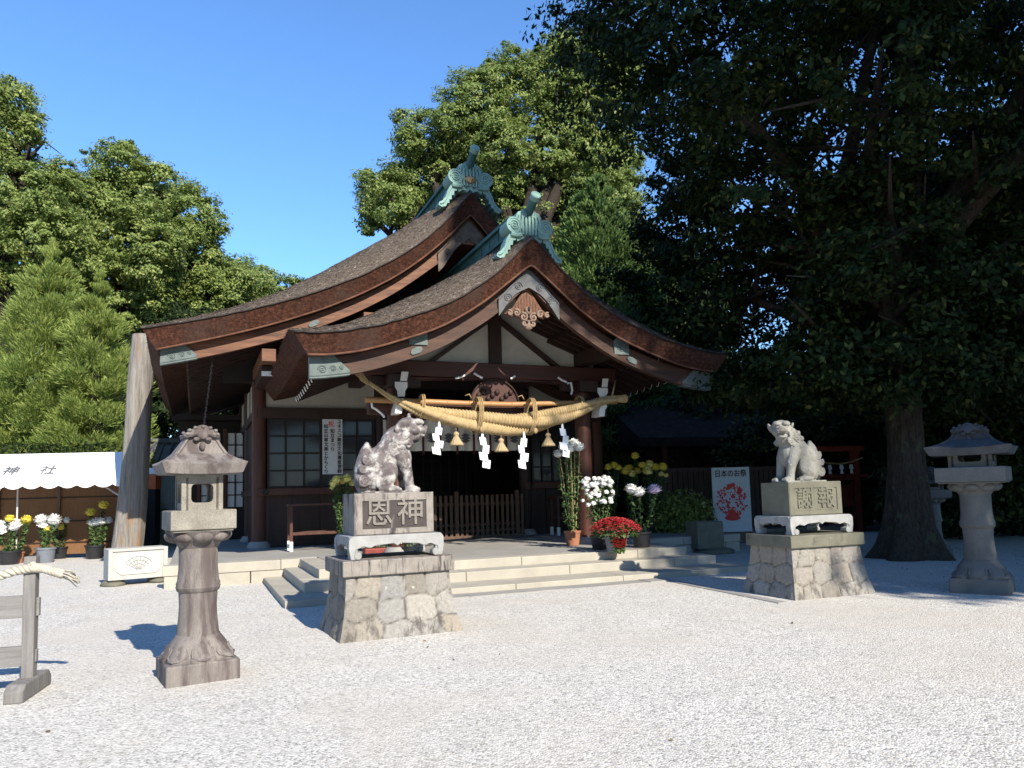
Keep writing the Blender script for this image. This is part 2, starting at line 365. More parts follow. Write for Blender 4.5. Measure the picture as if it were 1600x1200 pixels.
plain('pale_yellow_petal', (0.82,0.74,0.25), 0.7, 0.1, 40)
plain('white_petal', (0.82,0.82,0.78), 0.7, 0.08, 40)
plain('lilac_petal', (0.62,0.50,0.66), 0.7, 0.12, 40)
plain('red_petal', (0.78,0.11,0.12), 0.7, 0.22, 30)
plain('stake', (0.42,0.31,0.15), 0.8)
plain('steel', (0.55,0.55,0.55), 0.35, spec=0.5)
mat('roof_tile', (0.17,0.175,0.19), (0.09,0.095,0.105), scale=4, fine=30, rough=0.5)
mat('reed_blind', (0.26,0.135,0.06), (0.15,0.07,0.03), scale=5, stretch=(14,14,0.5), fine=30, fineamt=0.5, rough=0.75, bump=0.4, bdist=0.006)

# window glass: dark room behind, mirrors the bright yard
m, nt, b = start('window_glass')
b.inputs['Base Color'].default_value = (0.03,0.032,0.038,1); b.inputs['Roughness'].default_value = 0.12; b.inputs['Specular IOR Level'].default_value = 0.22

# cypress-bark thatch: short fibres running down the slope, grey weathering, pale lichen near the edges
def thatch(name, light, dark, lich):
    m, nt, b = start(name)
    v = mapped(nt, (1, 1, 1)); vs_ = mapped(nt, (2.0, 9.0, 2.0))
    big_ = noise(nt, v, 0.9, 6, 0.65)
    fib = noise(nt, vs_, 4, 9, 0.85, 0.5)
    c = ramp(nt, fib, [(0.38, dark), (0.5, tuple((a_ + b_) / 2 for a_, b_ in zip(light, dark))), (0.62, light)])
    c = mixc(nt, ramp(nt, big_, [(0.42, (0,)*3), (0.62, (0.75,)*3)]), c, tuple(x * 0.55 for x in light))
    lz = noise(nt, v, 5.5, 5, 0.7)
    c = mixc(nt, ramp(nt, lz, [(0.66, (0,)*3), (0.72, (0.7,)*3)]), c, lich)
    nt.links.new(c, b.inputs['Base Color']); b.inputs['Roughness'].default_value = 0.95; b.inputs['Specular IOR Level'].default_value = 0.1
    setbump(nt, b, fib, 1.0, 0.06)
    return m
thatch('bark_thatch', (0.25,0.205,0.165), (0.038,0.027,0.021), (0.36,0.35,0.32))
# cut thatch edge: thin horizontal layers of red-brown bark
m, nt, b = start('bark_edge')
v = mapped(nt, (1,1,1)); vz = mapped(nt, (0.25, 0.25, 26))
lay = noise(nt, vz, 2.2, 4, 0.6, 0.4)
mot = noise(nt, v, 16, 8, 0.75)
am = nd(nt, 'ShaderNodeMath', operation='MULTIPLY_ADD'); nt.links.new(lay, am.inputs[0]); am.inputs[1].default_value = 0.28; nt.links.new(mot, am.inputs[2])
c = ramp(nt, am.outputs[0], [(0.48, (0.016,0.0085,0.007)), (0.64, (0.047,0.019,0.012)), (0.80, (0.098,0.044,0.028))])
c = mixc(nt, ramp(nt, noise(nt, v, 1.1, 6, 0.65), [(0.50, (0,)*3), (0.68, (0.75,)*3)]), c, (0.05,0.032,0.026))
nt.links.new(c, b.inputs['Base Color']); b.inputs['Roughness'].default_value = 0.9; b.inputs['Specular IOR Level'].default_value = 0.1
setbump(nt, b, am.outputs[0], 0.7, 0.02)

def foliage(name, stops, trans=0.3, rough=0.5, patch=0.5, spec=0.35):
    m, nt, b = start(name)
    g = nd(nt, 'ShaderNodeNewGeometry')
    c = ramp(nt, g.outputs['Random Per Island'], stops)
    v = mapped(nt, (1,1,1))
    pn = ramp(nt, noise(nt, v, 0.45, 4, 0.6), [(0.35, (0.62,0.72,0.62)), (0.65, (1.12,1.05,0.9))])
    c = mixc(nt, patch, c, pn, 'MULTIPLY')
    nt.links.new(c, b.inputs['Base Color']); b.inputs['Roughness'].default_value = rough; b.inputs['Specular IOR Level'].default_value = spec
    tr = nd(nt, 'ShaderNodeBsdfTranslucent'); hs = nd(nt, 'ShaderNodeHueSaturation'); hs.inputs['Value'].default_value = 1.3
    nt.links.new(c, hs.inputs['Color']); nt.links.new(hs.outputs[0], tr.inputs[0])
    mx = nd(nt, 'ShaderNodeMixShader'); mx.inputs[0].default_value = trans
    nt.links.new(b.outputs[0], mx.inputs[1]); nt.links.new(tr.outputs[0], mx.inputs[2])
    nt.links.new(mx.outputs[0], nt.nodes['Material Output'].inputs[0])
    return m
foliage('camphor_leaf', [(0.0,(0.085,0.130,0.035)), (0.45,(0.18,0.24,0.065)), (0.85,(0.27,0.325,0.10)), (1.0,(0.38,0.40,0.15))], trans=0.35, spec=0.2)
foliage('shaded_leaf', [(0.0,(0.008,0.016,0.006)), (0.5,(0.018,0.033,0.010)), (0.9,(0.038,0.056,0.017)), (1.0,(0.12,0.13,0.035))], trans=0.2, rough=0.6, spec=0.12)  # dark leaves carry the deep shade under the trees in their colour
foliage('cedar_needle', [(0.0,(0.12,0.18,0.045)), (0.5,(0.24,0.31,0.08)), (1.0,(0.36,0.41,0.13))], trans=0.35, rough=0.7, spec=0.15)
foliage('cypress_needle', [(0.0,(0.05,0.10,0.03)), (0.5,(0.11,0.18,0.055)), (1.0,(0.19,0.26,0.085))], trans=0.3, rough=0.7, spec=0.15)
foliage('mum_leaf', [(0.0,(0.035,0.070,0.022)), (0.5,(0.065,0.115,0.035)), (1.0,(0.11,0.16,0.06))], trans=0.2)
foliage('dry_leaf', [(0.0,(0.06,0.035,0.018)), (0.5,(0.14,0.085,0.04)), (1.0,(0.26,0.19,0.09))], trans=0.1)
foliage('bark_fibre', [(0.0,(0.050,0.036,0.028)), (0.5,(0.115,0.090,0.070)), (0.92,(0.18,0.148,0.12)), (1.0,(0.30,0.28,0.25))], trans=0.0, rough=0.95, patch=0.0, spec=0.05)

m, nt, b = start('rubble_masonry')
at = nd(nt, 'ShaderNodeAttribute'); at.attribute_name = 'stone'; sp = nd(nt, 'ShaderNodeSeparateColor'); nt.links.new(at.outputs['Color'], sp.inputs[0])
v = mapped(nt, (1,1,1)); vs2 = mapped(nt, (2.4,2.4,0.9))
c = ramp(nt, sp.outputs[0], [(0.0,(0.205,0.185,0.16)), (0.3,(0.27,0.255,0.23)), (0.6,(0.29,0.255,0.205)), (0.8,(0.24,0.235,0.225)), (1.0,(0.33,0.31,0.275))])
fn = noise(nt, v, 26, 9, 0.75)
c = mixc(nt, 0.75, c, ramp(nt, fn, [(0.3, (0.55,)*3), (0.68, (1.15,)*3)]), 'MULTIPLY')
lo_ = nd(nt, 'ShaderNodeMath', operation='MULTIPLY_ADD'); nt.links.new(sp.outputs[2], lo_.inputs[0]); lo_.inputs[1].default_value = 0.10; nt.links.new(noise(nt, vs2, 3.2, 9, 0.72, 0.4), lo_.inputs[2])
c = mixc(nt, ramp(nt, lo_.outputs[0], [(0.60, (0,)*3), (0.70, (0.8,)*3)]), c, (0.085,0.075,0.07))
c = mixc(nt, ramp(nt, noise(nt, v, 17, 3, 0.5), [(0.70, (0,)*3), (0.75, (0.8,)*3)]), c, (0.42,0.41,0.38))
c = mixc(nt, sp.outputs[1], c, (0.085,0.075,0.066))
nt.links.new(c, b.inputs['Base Color']); b.inputs['Roughness'].default_value = 0.92; b.inputs['Specular IOR Level'].default_value = 0.15
setbump(nt, b, fn, 0.7, 0.02)

# ------------------------------------------------------------------ ground
gm = MB(); gm.add([(-220,-60,0),(220,-60,0),(220,320,0),(-220,320,0)], [(0,1,2,3)])
tag(gm.build('ground', MATS['gravel']), None, None, kind='structure')
# flush stone kerb of the approach path, right of the steps
km = MB()
k0, k1 = G(1040, 908), G(1250, 950)
dk = (k1 - k0).normalized(); nk = Vector((-dk.y, dk.x, 0)); p = 0.0; rk = random.Random(2)
while p < 2.6:
    l = rk.uniform(0.7, 1.1)
    a_, b_ = k0 + dk * (p + 0.01), k0 + dk * (p + l)
    km.add([a_ + Vector((0,0,-.05)), b_ + Vector((0,0,-.05)), b_ + nk*.16 + Vector((0,0,-.05)), a_ + nk*.16 + Vector((0,0,-.05)),
            a_ + Vector((0,0,.012)), b_ + Vector((0,0,.012)), b_ + nk*.16 + Vector((0,0,.012)), a_ + nk*.16 + Vector((0,0,.012))],
           [(0,3,2,1),(4,5,6,7),(0,1,5,4),(1,2,6,5),(2,3,7,6),(3,0,4,7)])
    p += l
tag(km.build('path_edging', MATS['paving_granite'], bevel=0.008), None, None, kind='structure')

# ------------------------------------------------------------------ stone platform and steps
plat = thing('stone_platform', 'pale stone platform with front steps that carries the shrine hall', 'platform', O, YAW)
rp = random.Random(5)
def blocks(mb, x0, x1, y0, y1, z0, z1, along, lo, hi, gap=0.006):
    p, end = (x0, x1) if along == 'x' else (y0, y1)
    while p < end - 0.02:
        l = rp.uniform(lo, hi); q = min(p + l, end)
        if end - q < 0.35: q = end
        j = rp.uniform(-.004, .004)
        if along == 'x': mb.box(p + gap/2, q - gap/2, y0, y1, z0, z1 + j)
        else: mb.box(x0, x1, p + gap/2, q - gap/2, z0, z1 + j)
        p = q
top_ = MB(); top_.box(-1.2, 11.2, 0.36, 18, 0.0, 0.394); top_.box(1.42, 7.64, -2.04, 0.36, 0.0, 0.3945)
top_.build('paving', MATS['paving_granite'], plat)
for a_, b_ in ((-1.3, 0.703), (0.709, 1.044), (8.006, 9.6), (9.606, 11.2)):
    fb = MB(); fb.box(a_, b_, 0.0, 0.36, 0.22, 0.399); fb.build('front_slab', MATS['step_granite'], plat, bevel=0.012)
for a_, b_ in ((-1.28, 1.0), (8.0, 11.2)):
    fw = MB(); blocks(fw, a_, b_, 0.02, 0.34, -0.1, 0.214, 'x', 0.55, 0.8, 0.014); fw.build('foundation_wall', MATS['step_granite'], plat, bevel=0.015)
def tier(name, x0, x1, yf, z0, z1, w=0.36):
    t = MB(); blocks(t, x0, x1, yf, yf + w, z0, z1, 'x', 1.6, 2.6)
    blocks(t, x0, x0 + w, yf + w + .006, 0.0, z0, z1, 'y', 1.4, 2.2); blocks(t, x1 - w, x1, yf + w + .006, 0.0, z0, z1, 'y', 1.4, 2.2)
    t.build(name, MATS['step_granite'], plat, bevel=0.012)
tier('step', 1.05, 8.0, -2.40, 0.10, 0.40)
tier('step', 0.76, 8.3, -2.90, 0.02, 0.25, 0.52)
tier('step', 0.40, 8.52, -3.66, -0.1, 0.10, 0.80)
ap = MB(); blocks(ap, 1.6, 6.55, -4.05, -3.67, -0.1, 0.016, 'x', 1.4, 2.2); ap.build('paving_strip', MATS['paving_granite'], plat, bevel=0.006)

# ------------------------------------------------------------------ shrine hall
hall = thing('shrine_hall', 'dark wooden shrine hall with two bark-thatched gable roofs and copper ridge ornaments', 'shrine', O, YAW)
A0 = 5.0
def tab(ts, zs):
    tt = np.linspace(0, ts[-1], 241); zz = np.interp(tt, ts, zs)
    k = 9; pad = np.concatenate([zz[k:0:-1], zz, 2*zz[-1]-zz[-2:-k-2:-1]])
    sm_ = np.convolve(pad, np.ones(2*k+1)/(2*k+1), 'valid'); sm_[:6] = zz[:6]*.6+sm_[:6]*.4
    return lambda t: float(np.interp(abs(t), tt, sm_))
PV = tab([0,.15,.3,.5,.65,.9,1.25,1.65,2.0,2.4,2.85,3.35,3.9,4.33], [6.25,6.14,5.95,5.75,5.6,5.38,5.14,4.9,4.74,4.6,4.45,4.32,4.245,4.235])
PD = tab([0,.3,.8,1.5,2.2,2.8,3.4,4.33], [.30,.36,.5,.56,.5,.4,.28,.2])
MV = tab([0,.25,.56,1.16,1.78,2.54,3.38,4.24,5.04,5.83,6.75], [8.42,8.08,7.68,7.12,6.66,6.22,5.83,5.51,5.26,5.05,4.84])
MD = tab([0,.5,1,1.8,2.7,3.4,4.5,5,6,6.75], [.36,.62,.76,.82,.75,.6,.42,.36,.28,.25])
GRIDS = []
def roof(name, V, D, T, bf, bb, mk, th0, th1, sagA, both):
    ts = np.concatenate([np.linspace(-T, -.6, 44)[:-1], np.linspace(-.6, .6, 17), np.linspace(.6, T, 44)[1:]])
    offs = [0,.04,.1,.2,.34,.5,.7,.95,1.3]
    L = bb - bf; mid = list(np.arange(1.9, L - (1.9 if both else .3), 0.7))
    bs = offs + mid + ([L - o for o in offs[::-1]] if both else [L])
    def top(t, o):
        e = min(o, L - o) if both else o
        x = min(max(e / mk, 0), 1); S = math.sin(x * PI / 2) ** 0.85
        w = (abs(t) / T) ** 2.6
        y = min(max(e / 4.5, 0), 1); sg = y * y * (3 - 2 * y)
        return V(t) + D(t) * S - sagA * sg * w
    def th(t): return th0 + th1 * math.exp(-(t / .45) ** 2)
    nT, nB = len(ts), len(bs); S1 = MB(); v = []
    for o in bs:
        for t in ts:
            jit = 0.016 * mnoise.noise(Vector((t * 3, o * 3, bf))) + .012 * mnoise.noise(Vector((t * 11, o * 11, bf)))
            v.append((A0 + t, bf + o, top(t, o) + jit))
    f = [(i*nT+j, i*nT+j+1, (i+1)*nT+j+1, (i+1)*nT+j) for i in range(nB-1) for j in range(nT-1)]
    S1.add(v, f); ro = S1.build(name, MATS['bark_thatch'], hall, autosmooth=50)
    GRIDS.append((ro, np.array(v).reshape(nB, nT, 3)))
    # cut edge all round and the underside
    E_ = MB(); up = []; lo = []
    for i, o in enumerate(bs):
        back = both and o > L / 2
        for j, t in enumerate(ts):
            up.append(v[i*nT+j])
            inset = 0.13 * max(0, 1 - min(o, L-o) / 1.0)
            lo.append((A0 + t * (1 - .25 / T * (abs(t) / T) ** 3), bf + o + (-inset if back else inset), top(t, 0) - D(t)*0 - th(t) - (V(t) - 0) * 0 + (top(t, o) - top(t, 0)) * 0.55))
    ring = [j for j in range(nT)] + [i*nT + nT-1 for i in range(1, nB)] + [(nB-1)*nT + j for j in range(nT-2, -1, -1)] + [i*nT for i in range(nB-2, 0, -1)]
    n = len(ring); vv = [up[r_] for r_ in ring] + [lo[r_] for r_ in ring]
    E_.add(vv, [(i, i+n, (i+1) % n + n, (i+1) % n) for i in range(n)])
    E_.add(lo, f)
    E_.build('eave_edge', MATS['bark_edge'], ro, fix=True, autosmooth=40)
    lp = MB(); fl = [lo[j] for j in range(0, nT)]
    lp.tube([(p[0], p[1] - .012, p[2] - .004) for p in fl], .021, 6); lp.build('edge_lip', MATS['lip_highlight'], ro, smooth=True)
    lp = MB(); fu = [up[j] for j in range(0, nT)]
    lp.tube([(p[0], p[1] - .006, p[2] - .012) for p in fu], .016, 6); lp.build('edge_seam', MATS['black_wood'], ro, smooth=True)
    return ro, top
main_roof, MTOP = roof('thatched_roof', MV, MD, 6.75, 1.0, 17.0, 1.25, .38, .10, .42, True)
porch_roof, PTOP = roof('thatched_roof', PV, PD, 4.33, -2.3, 3.7, 1.05, .35, .13, .30, False)
main_roof['label'] = 'larger rear thatched roof'; porch_roof['label'] = 'lower thatched roof over the porch'

def barge(V, T, bf, th, lowoff, lowapex, tail, mname, sides=(-1, 1)):
    for sg in sides:
        tt = np.linspace(0.0, tail, 40)
        P = [(A0 + sg * t, V(t) - th - .03) for t in tt]
        Q = [(A0 + sg * t, V(t) - lowoff - lowapex * math.exp(-(t / .7) ** 2)) for t in tt]
        mb = MB(); mb.strip(P, Q, bf + .32, bf + .42)
        P2 = [(A0 + sg * t, V(t) - lowoff - lowapex * math.exp(-(t / .7) ** 2) + .075) for t in tt]
        mb.strip(P2, Q, bf + .295, bf + .318)                    # moulded lower rib
        w = mb.build('bargeboard', MATS[mname], hall)
        # patterned metal shoe on the tail, curling inner end
        t1 = np.linspace(tail - .66, tail + .012, 16); e = MB()
        Pm = [(A0 + sg * t, V(t) - lowoff - lowapex * math.exp(-(t / .7) ** 2) + .015 + (.34 if k > 6 else .05 + .048 * k)) for k, t in enumerate(t1)]
        Qm = [(A0 + sg * t, V(t) - lowoff - lowapex * math.exp(-(t / .7) ** 2) - .012) for t in t1]
        e.strip(Pm, Qm, bf + .278, bf + .43)
        for c_, rr in ((tail - .20, .075), (tail - .38, .055), (tail - .52, .035)):
            zc = V(c_) - lowoff + .13
            e.tube([(A0 + sg * (c_ + rr * (1 - q / 26) * math.cos(q * .5)), bf + .272, zc + rr * (1 - q / 26) * math.sin(q * .5)) for q in range(24)], .011, 5)
        e.tube([(A0 + sg * t, bf + .272, V(t) - lowoff + .03) for t in t1], .009, 5)
        e.build('metal_shoe', MATS['metal_plate'], w)
        # small plate part-way up
        tm = tail * .545; e = MB()
        zc = V(tm) - lowoff + .10
        slope = (V(tm + .15) - V(tm - .15)) / .3
        e.prism([(A0 + sg * (tm + du), zc + slope * du * 1.0 + dz) for du, dz in ((-.11,.0),(-.09,.05),(.0,.075),(.09,.05),(.11,.0),(.07,-.05),(-.07,-.05))], bf + .272, bf + .31)
        e.build('metal_plate', MATS['metal_plate'], w)
barge(MV, 6.75, 1.0, .38, .72, .22, 6.42, 'worn_board')
barge(PV, 4.33, -2.3, .35, .72, .13, 4.02, 'old_board')
# inner dark board behind the gap between thatch and bargeboard
for V, bf, tail, th in ((MV, 1.0, 6.3, .38), (PV, -2.3, 3.95, .35)):
    mb = MB(); tt = np.linspace(-tail, tail, 81)
    mb.strip([(A0+t, V(t) - th - .01) for t in tt], [(A0+t, V(t) - th - .24) for t in tt], bf + .44, bf + .52)
    mb.build('gable_frame', MATS['black_wood'], hall)
# apex plates over the joint of the bargeboards
def apex_plate(V, bf, th, half, drop, mname):
    mb = MB(); tt = np.linspace(-half, half, 25)
    mb.strip([(A0+t, V(t) - th - .06) for t in tt], [(A0+t, V(t) - th - .06 - drop - .05*math.cos(t*9)) for t in tt], bf + .265, bf + .293)
    for sg in (-1, 1):
        for q_ in (.35, .7):
            c_ = half * q_; zc = V(c_) - th - .06 - drop * .55
            mb.tube([(A0 + sg*c_ + .085*(1-q/24)*math.cos(q*.55), bf + .258, zc + .085*(1-q/24)*math.sin(q*.55)) for q in range(22)], .011, 5)
        mb.tube([(A0 + sg*half*k/10, bf + .26, V(half*k/10) - th - .10) for k in range(11)], .012, 5)
    mb.build('apex_plate', MATS[mname], hall)
apex_plate(PV, -2.3, .46, .62, .30, 'grey_plate')
apex_plate(MV, 1.0, .46, .75, .42, 'bronze_plate')
# hanging gable carving
gz = MB(); by_ = -1.93
gz.prism([(A0-.47,4.86),(A0-.30,4.98),(A0,5.42),(A0+.30,4.98),(A0+.47,4.86),(A0+.34,4.80),(A0+.22,4.84),(A0+.12,4.78),(A0-.12,4.78),(A0-.22,4.84),(A0-.34,4.80)], by_, by_+.07)
for k in range(-5, 6): gz.box(A0 + k*.06 - .006, A0 + k*.06 + .006, by_ - .012, by_ - .001, 4.86, 5.30 - abs(k)*.075)
gc = gz.build('gable_pendant', MATS['carved_wood'], hall)
gz = MB()
for sg in (-1, 1):
    for cx, cz, rr in ((.10, 4.80, .085), (.085, 4.68, .07), (.24, 4.87, .07), (.38, 4.86, .05)):
        gz.tube([(A0 + sg*(cx + rr*(1-q/22)*math.cos(q*.5+1)), by_ - .03 - .03*(1-q/22), cz + rr*(1-q/22)*math.sin(q*.5+1)) for q in range(20)], .022, 6)
gz.ball((A0, by_ - .02, 4.66), (.11, .05, .10)); gz.ball((A0, by_ - .03, 4.93), (.07, .05, .08))
gz.build('carved_scroll', MATS['carved_pale'], gc, smooth=True)
gz = MB(); gz.ball((A0-.04, by_ - .065, 4.70), (.022, .03, .03)); gz.ball((A0+.04, by_ - .065, 4.70), (.022, .03, .03)); gz.ball((A0, by_-.07, 4.95), (.03,.03,.05))
gz.build('hollow_shade', MATS['black_wood'], gc, smooth=True)  # black balls paint the shade inside the carved hollows

# ridges of dark copper and the big end ornaments
def ridge(b0, b1, z, w, h):
    mb = MB(); mb.box(A0-w/2, A0+w/2, b0, b1, z, z+h); mb.box(A0-w/2-.07, A0+w/2+.07, b0-.02, b1+.02, z+h, z+h+.07)
    mb.box(A0-w/2-.12, A0+w/2+.12, b0+.02, b1, z-.05, z)
    mb.tube([(A0, b0-.02, z+h+.10), (A0, b1, z+h+.10)], .10, 12)
    for k in range(int((b1-b0)/.5)): mb.box(A0-w/2-.012, A0+w/2+.012, b0+.2+k*.5, b0+.225+k*.5, z, z+h)
    mb.build('ridge', MATS['dark_copper'], hall)
ridge(1.55, 16.6, 8.66, .42, .34)
ridge(-1.72, 3.9, 6.44, .36, .30)
def ornament(bz, zb, s, gilt):
    # bz: front face depth, zb: foot of the ornament at the ridge, s: scale
    P = lambda u, w: (A0 + u * s, zb + w * s)
    mb = MB()
    body = [(-.28,-.12),(-.33,.02),(-.36,.14),(-.30,.34),(-.30,.46),(-.25,.55),(-.17,.58),(-.10,.64),(0,.66),(.10,.64),(.17,.58),(.25,.55),(.30,.46),(.30,.34),(.36,.14),(.33,.02),(.28,-.12),(.17,-.05),(.06,-.10),(0,-.02),(-.06,-.10),(-.17,-.05)]
    mb.prism([P(*q) for q in body], bz, bz + .36 * s)
    for k in range(-3, 4):                                   # upright ribs
        mb.tube([(A0 + k*.075*s, bz - .012*s, zb + .04*s), (A0 + k*.082*s, bz - .03*s, zb + .32*s), (A0 + k*.076*s, bz - .01*s, zb + (.60 - abs(k)*.045)*s)], .030*s, 6)
    mb.tube([(A0 + .19*s*math.cos(q), bz - .03*s, zb + .27*s + .24*s*math.sin(q)) for q in np.linspace(.1, PI-.1, 16)], .022*s, 6)
    for sg in (-1, 1):
        cx, cz = A0 + sg*.37*s, zb + .22*s
        mb.tube([(cx, bz - .05*s, cz), (cx, bz + .42*s, cz)], .165*s, 24)
        mb.tube([(cx + .165*s*math.cos(q), bz - .05*s, cz + .165*s*math.sin(q)) for q in np.linspace(0, 2*PI, 26)], .022*s, 6)
        mb.tube([(cx + sg*.12*s*(1-q/30)*math.cos(q*.45), bz - .06*s, cz + .12*s*(1-q/30)*math.sin(q*.45)) for q in range(28)], .020*s, 6)
        # low curl under the volute
        mb.tube([(A0 + sg*(.20+.25*q)*s, bz - .03*s, zb + (.03 - .02*math.sin(q*3))*s) for q in np.linspace(0, 1, 10)], .055*s, 8)
        # drooping fin lying down the roof edge, toothed on its inner side
        out = [(.30,.03),(.44,.06),(.50,-.02),(.56,-.14),(.60,-.27),(.68,-.37),(.76,-.42),(.78,-.49),(.70,-.53),(.60,-.50),(.57,-.42),(.52,-.42),(.52,-.33),(.46,-.32),(.46,-.22),(.40,-.21),(.39,-.11),(.33,-.10)]
        mb.prism([P(sg*u, w) for u, w in out], bz - .01, bz + .26*s)
        mb.tube([(A0 + sg*u*s, bz - .02*s, zb + w*s) for u, w in ((.42,.03),(.49,-.08),(.545,-.2),(.59,-.32),(.66,-.42),(.73,-.46))], .022*s, 6)
        for u_ in (-.09, .09):
            mb.tube([(A0 + u_*s + .05*s*(1-q/22)*math.cos(q*.5), bz - .02*s, zb + .03*s + .045*s*(1-q/22)*math.sin(q*.5)) for q in range(20)], .012*s, 5)
    t = mb.build('ridge_ornament', MATS['verdigris'], hall, autosmooth=40)
    # hollow tube rising forward above the ornament
    q0 = Vector((A0, bz + .10*s, zb + .48*s)); q1 = Vector((A0, bz - .42*s, zb + .80*s)); d = (q1 - q0).normalized()
    tb = MB(); tb.tube([q0 - d*.25, q0, q1], [.095*s]*3, 20, cap=False)
    tb.build('ridge_tube', MATS['dark_copper'], t, smooth=True)
    rg = MB(); rg.tube([q1 - d*.10, q1 + d*.002], [.108*s, .108*s], 20); rg.tube([q1 + d*.0, q1 + d*.012], [.085*s]*2, 20)
    rg.tube([q1 - d*.02 + Vector((.098*s*math.cos(q), 0, 0)) + d.cross(Vector((1,0,0))) * .098*s*math.sin(q) + d*.02 for q in np.linspace(0, 2*PI, 22)], .016*s, 6)
    rg.build('tube_end', MATS['verdigris'], t, autosmooth=40)
    if gilt:
        g = MB(); g.prism([P(-.17,.20),(P(-.06,.30)),P(.08,.30),P(.17,.20),P(.06,.09),P(-.07,.09)], bz - .05*s, bz - .045*s)
        g.build('crest_recess', MATS['bronze_plate'], t)
        g = MB(); g.add([(A0-.15*s, bz-.055*s, zb+.20*s),(A0, bz-.055*s, zb+.29*s),(A0+.16*s, bz-.055*s, zb+.20*s),(A0, bz-.055*s, zb+.10*s),(A0, bz-.13*s, zb+.195*s)],
                        [(0,1,4),(1,2,4),(2,3,4),(3,0,4)]); g.build('crest', MATS['gilt'], t, fix=False)
ornament(1.12, 8.50, .98, True)
ornament(-2.12, 6.30, .86, False)

# columns
def column(a, b, z1, r=.17, mt='red_wood', z0=.40, parent=None):
    mb = MB(); mb.tube([(a,b,z0+.14),(a,b,z1)], r, 24)
    c = mb.build('column', MATS[mt], hall, autosmooth=40)
    mb = MB(); mb.lathe([(r+.10,z0-.02),(r+.10,z0+.05),(r+.06,z0+.11),(r+.03,z0+.145)], 24, M=Matrix.Translation((a,b,0)))
    mb.build('column_base', MATS['paving_granite'], c, autosmooth=40)
    return c
PCL, PCR = 2.85, 6.97
column(PCL, -.25, 3.9); column(PCR, -.25, 3.9)
for a_ in (.6, 3.5, 7.4, 9.6): column(a_, 4.0, 4.3, .165, 'dark_wood' if a_ in (3.5, 7.4) else 'red_wood')
for b_ in (7.0, 10.0, 13.0, 16.0): column(.6, b_, 4.4, .165, 'dark_wood')
for b_ in (10.0, 16.0): column(9.6, b_, 4.4, .165, 'dark_wood')
# porch beams
mb = MB()
mb.box(2.1, 7.75, -.40, -.12, 3.87, 4.18)
mb.prism([(3.1,3.86),(3.35,3.80),(4.2,3.855),(5.6,3.855),(6.5,3.80),(6.75,3.86)], -.36, -.15)
mb.build('cross_beam', MATS['beam_wood'], hall, bevel=.015)
mb = MB(); mb.box(PCL-.55, PCR+.55, -.35, -.16, 3.10, 3.36); mb.build('tie_beam', MATS['beam_wood'], hall, bevel=.012)
for a_ in (PCL, PCR):                                        # purlins running out to the bargeboards
    mb = MB(); mb.box(a_-.15, a_+.15, -1.98, 4.0, 4.20, 4.48); pu = mb.build('purlin', MATS['dark_wood'], hall)
    mb = MB(); mb.prism([(a_-.165,4.17),(a_+.165,4.17),(a_+.165,4.44),(a_+.10,4.50),(a_-.10,4.50),(a_-.165,4.44)], -2.01, -1.90)
    mb.tube([(a_ + .08*math.cos(q), -2.015, 4.32 + .08*math.sin(q)) for q in np.linspace(0, 2*PI, 20)], .010, 5)
    for s_ in (-1, 1): mb.tube([(a_ + s_*.02 + s_*.09*q, -2.015, 4.32 + .06*math.sin(q*5)) for q in np.linspace(0,1,10)], .010, 5)
    mb.build('purlin_cap', MATS['metal_plate'], pu)
# plaster gable with king post and struts
tt = np.linspace(-2.3, 2.3, 41)
mb = MB(); mb.strip([(A0+t, PV(t) - .12) for t in tt], [(A0+t, 4.16) for t in tt], -.22, -.16); mb.build('gable_plaster', MATS['plaster'], hall)
mb = MB(); mb.box(4.84, 5.10, -.33, -.23, 4.18, 5.85); mb.build('king_post', MATS['dark_wood'], hall)
for s_ in (-1, 1):
    mb = MB(); mb.bar((4.97+s_*.10,-.27,5.12), (4.97+s_*1.45,-.27,4.14), .08, .19, up=(0,1,0)); 
    mb.build('strut', MATS['dark_wood'], hall)
# dark soffit boards in front of the plaster gable, and rafters with white tips along the porch eaves
for s_ in (-1, 1):
    for row, (t_out, zt, t_in) in enumerate(((3.72, 0.00, 1.2), (2.95, -.02, .8))):
        for k in range(15):
            b_ = -1.75 + k * .30
            zo = PTOP(t_out, b_ + 2.3) - .35 - .33 + .13 * (t_out < 3) + (0.06 if row == 0 else 0)
            zi = PTOP(t_in, b_ + 2.3) - .95
            mb = MB(); p = Vector((A0 + s_*t_out, b_, zo)); q = Vector((A0 + s_*t_in, b_, zi)); d = (p - q).normalized()
            mb.bar(q, p, .07, .10, mi=0); mb.bar(p + d*.001, p + d*.012, .072, .102, mi=1)
            mb.build('rafter', [MATS['dark_wood'], MATS['painted_white']], hall)
# main roof eaves: rafters on the visible left side
for k in range(32):
    b_ = 1.7 + k * .40
    t_out, t_in = 5.95, 3.9
    zo = MTOP(t_out, b_ - 1.0) - .78; zi = MTOP(t_in, b_ - 1.0) - .9
    mb = MB(); p = Vector((A0 - t_out, b_, zo)); q = Vector((A0 - t_in, b_, zi)); d = (p - q).normalized()
    mb.bar(q, p, .08, .11, mi=0); mb.bar(p + d*.001, p + d*.012, .082, .112, mi=1)
    mb.build('rafter', [MATS['dark_wood'], MATS['fence_wood']], hall)
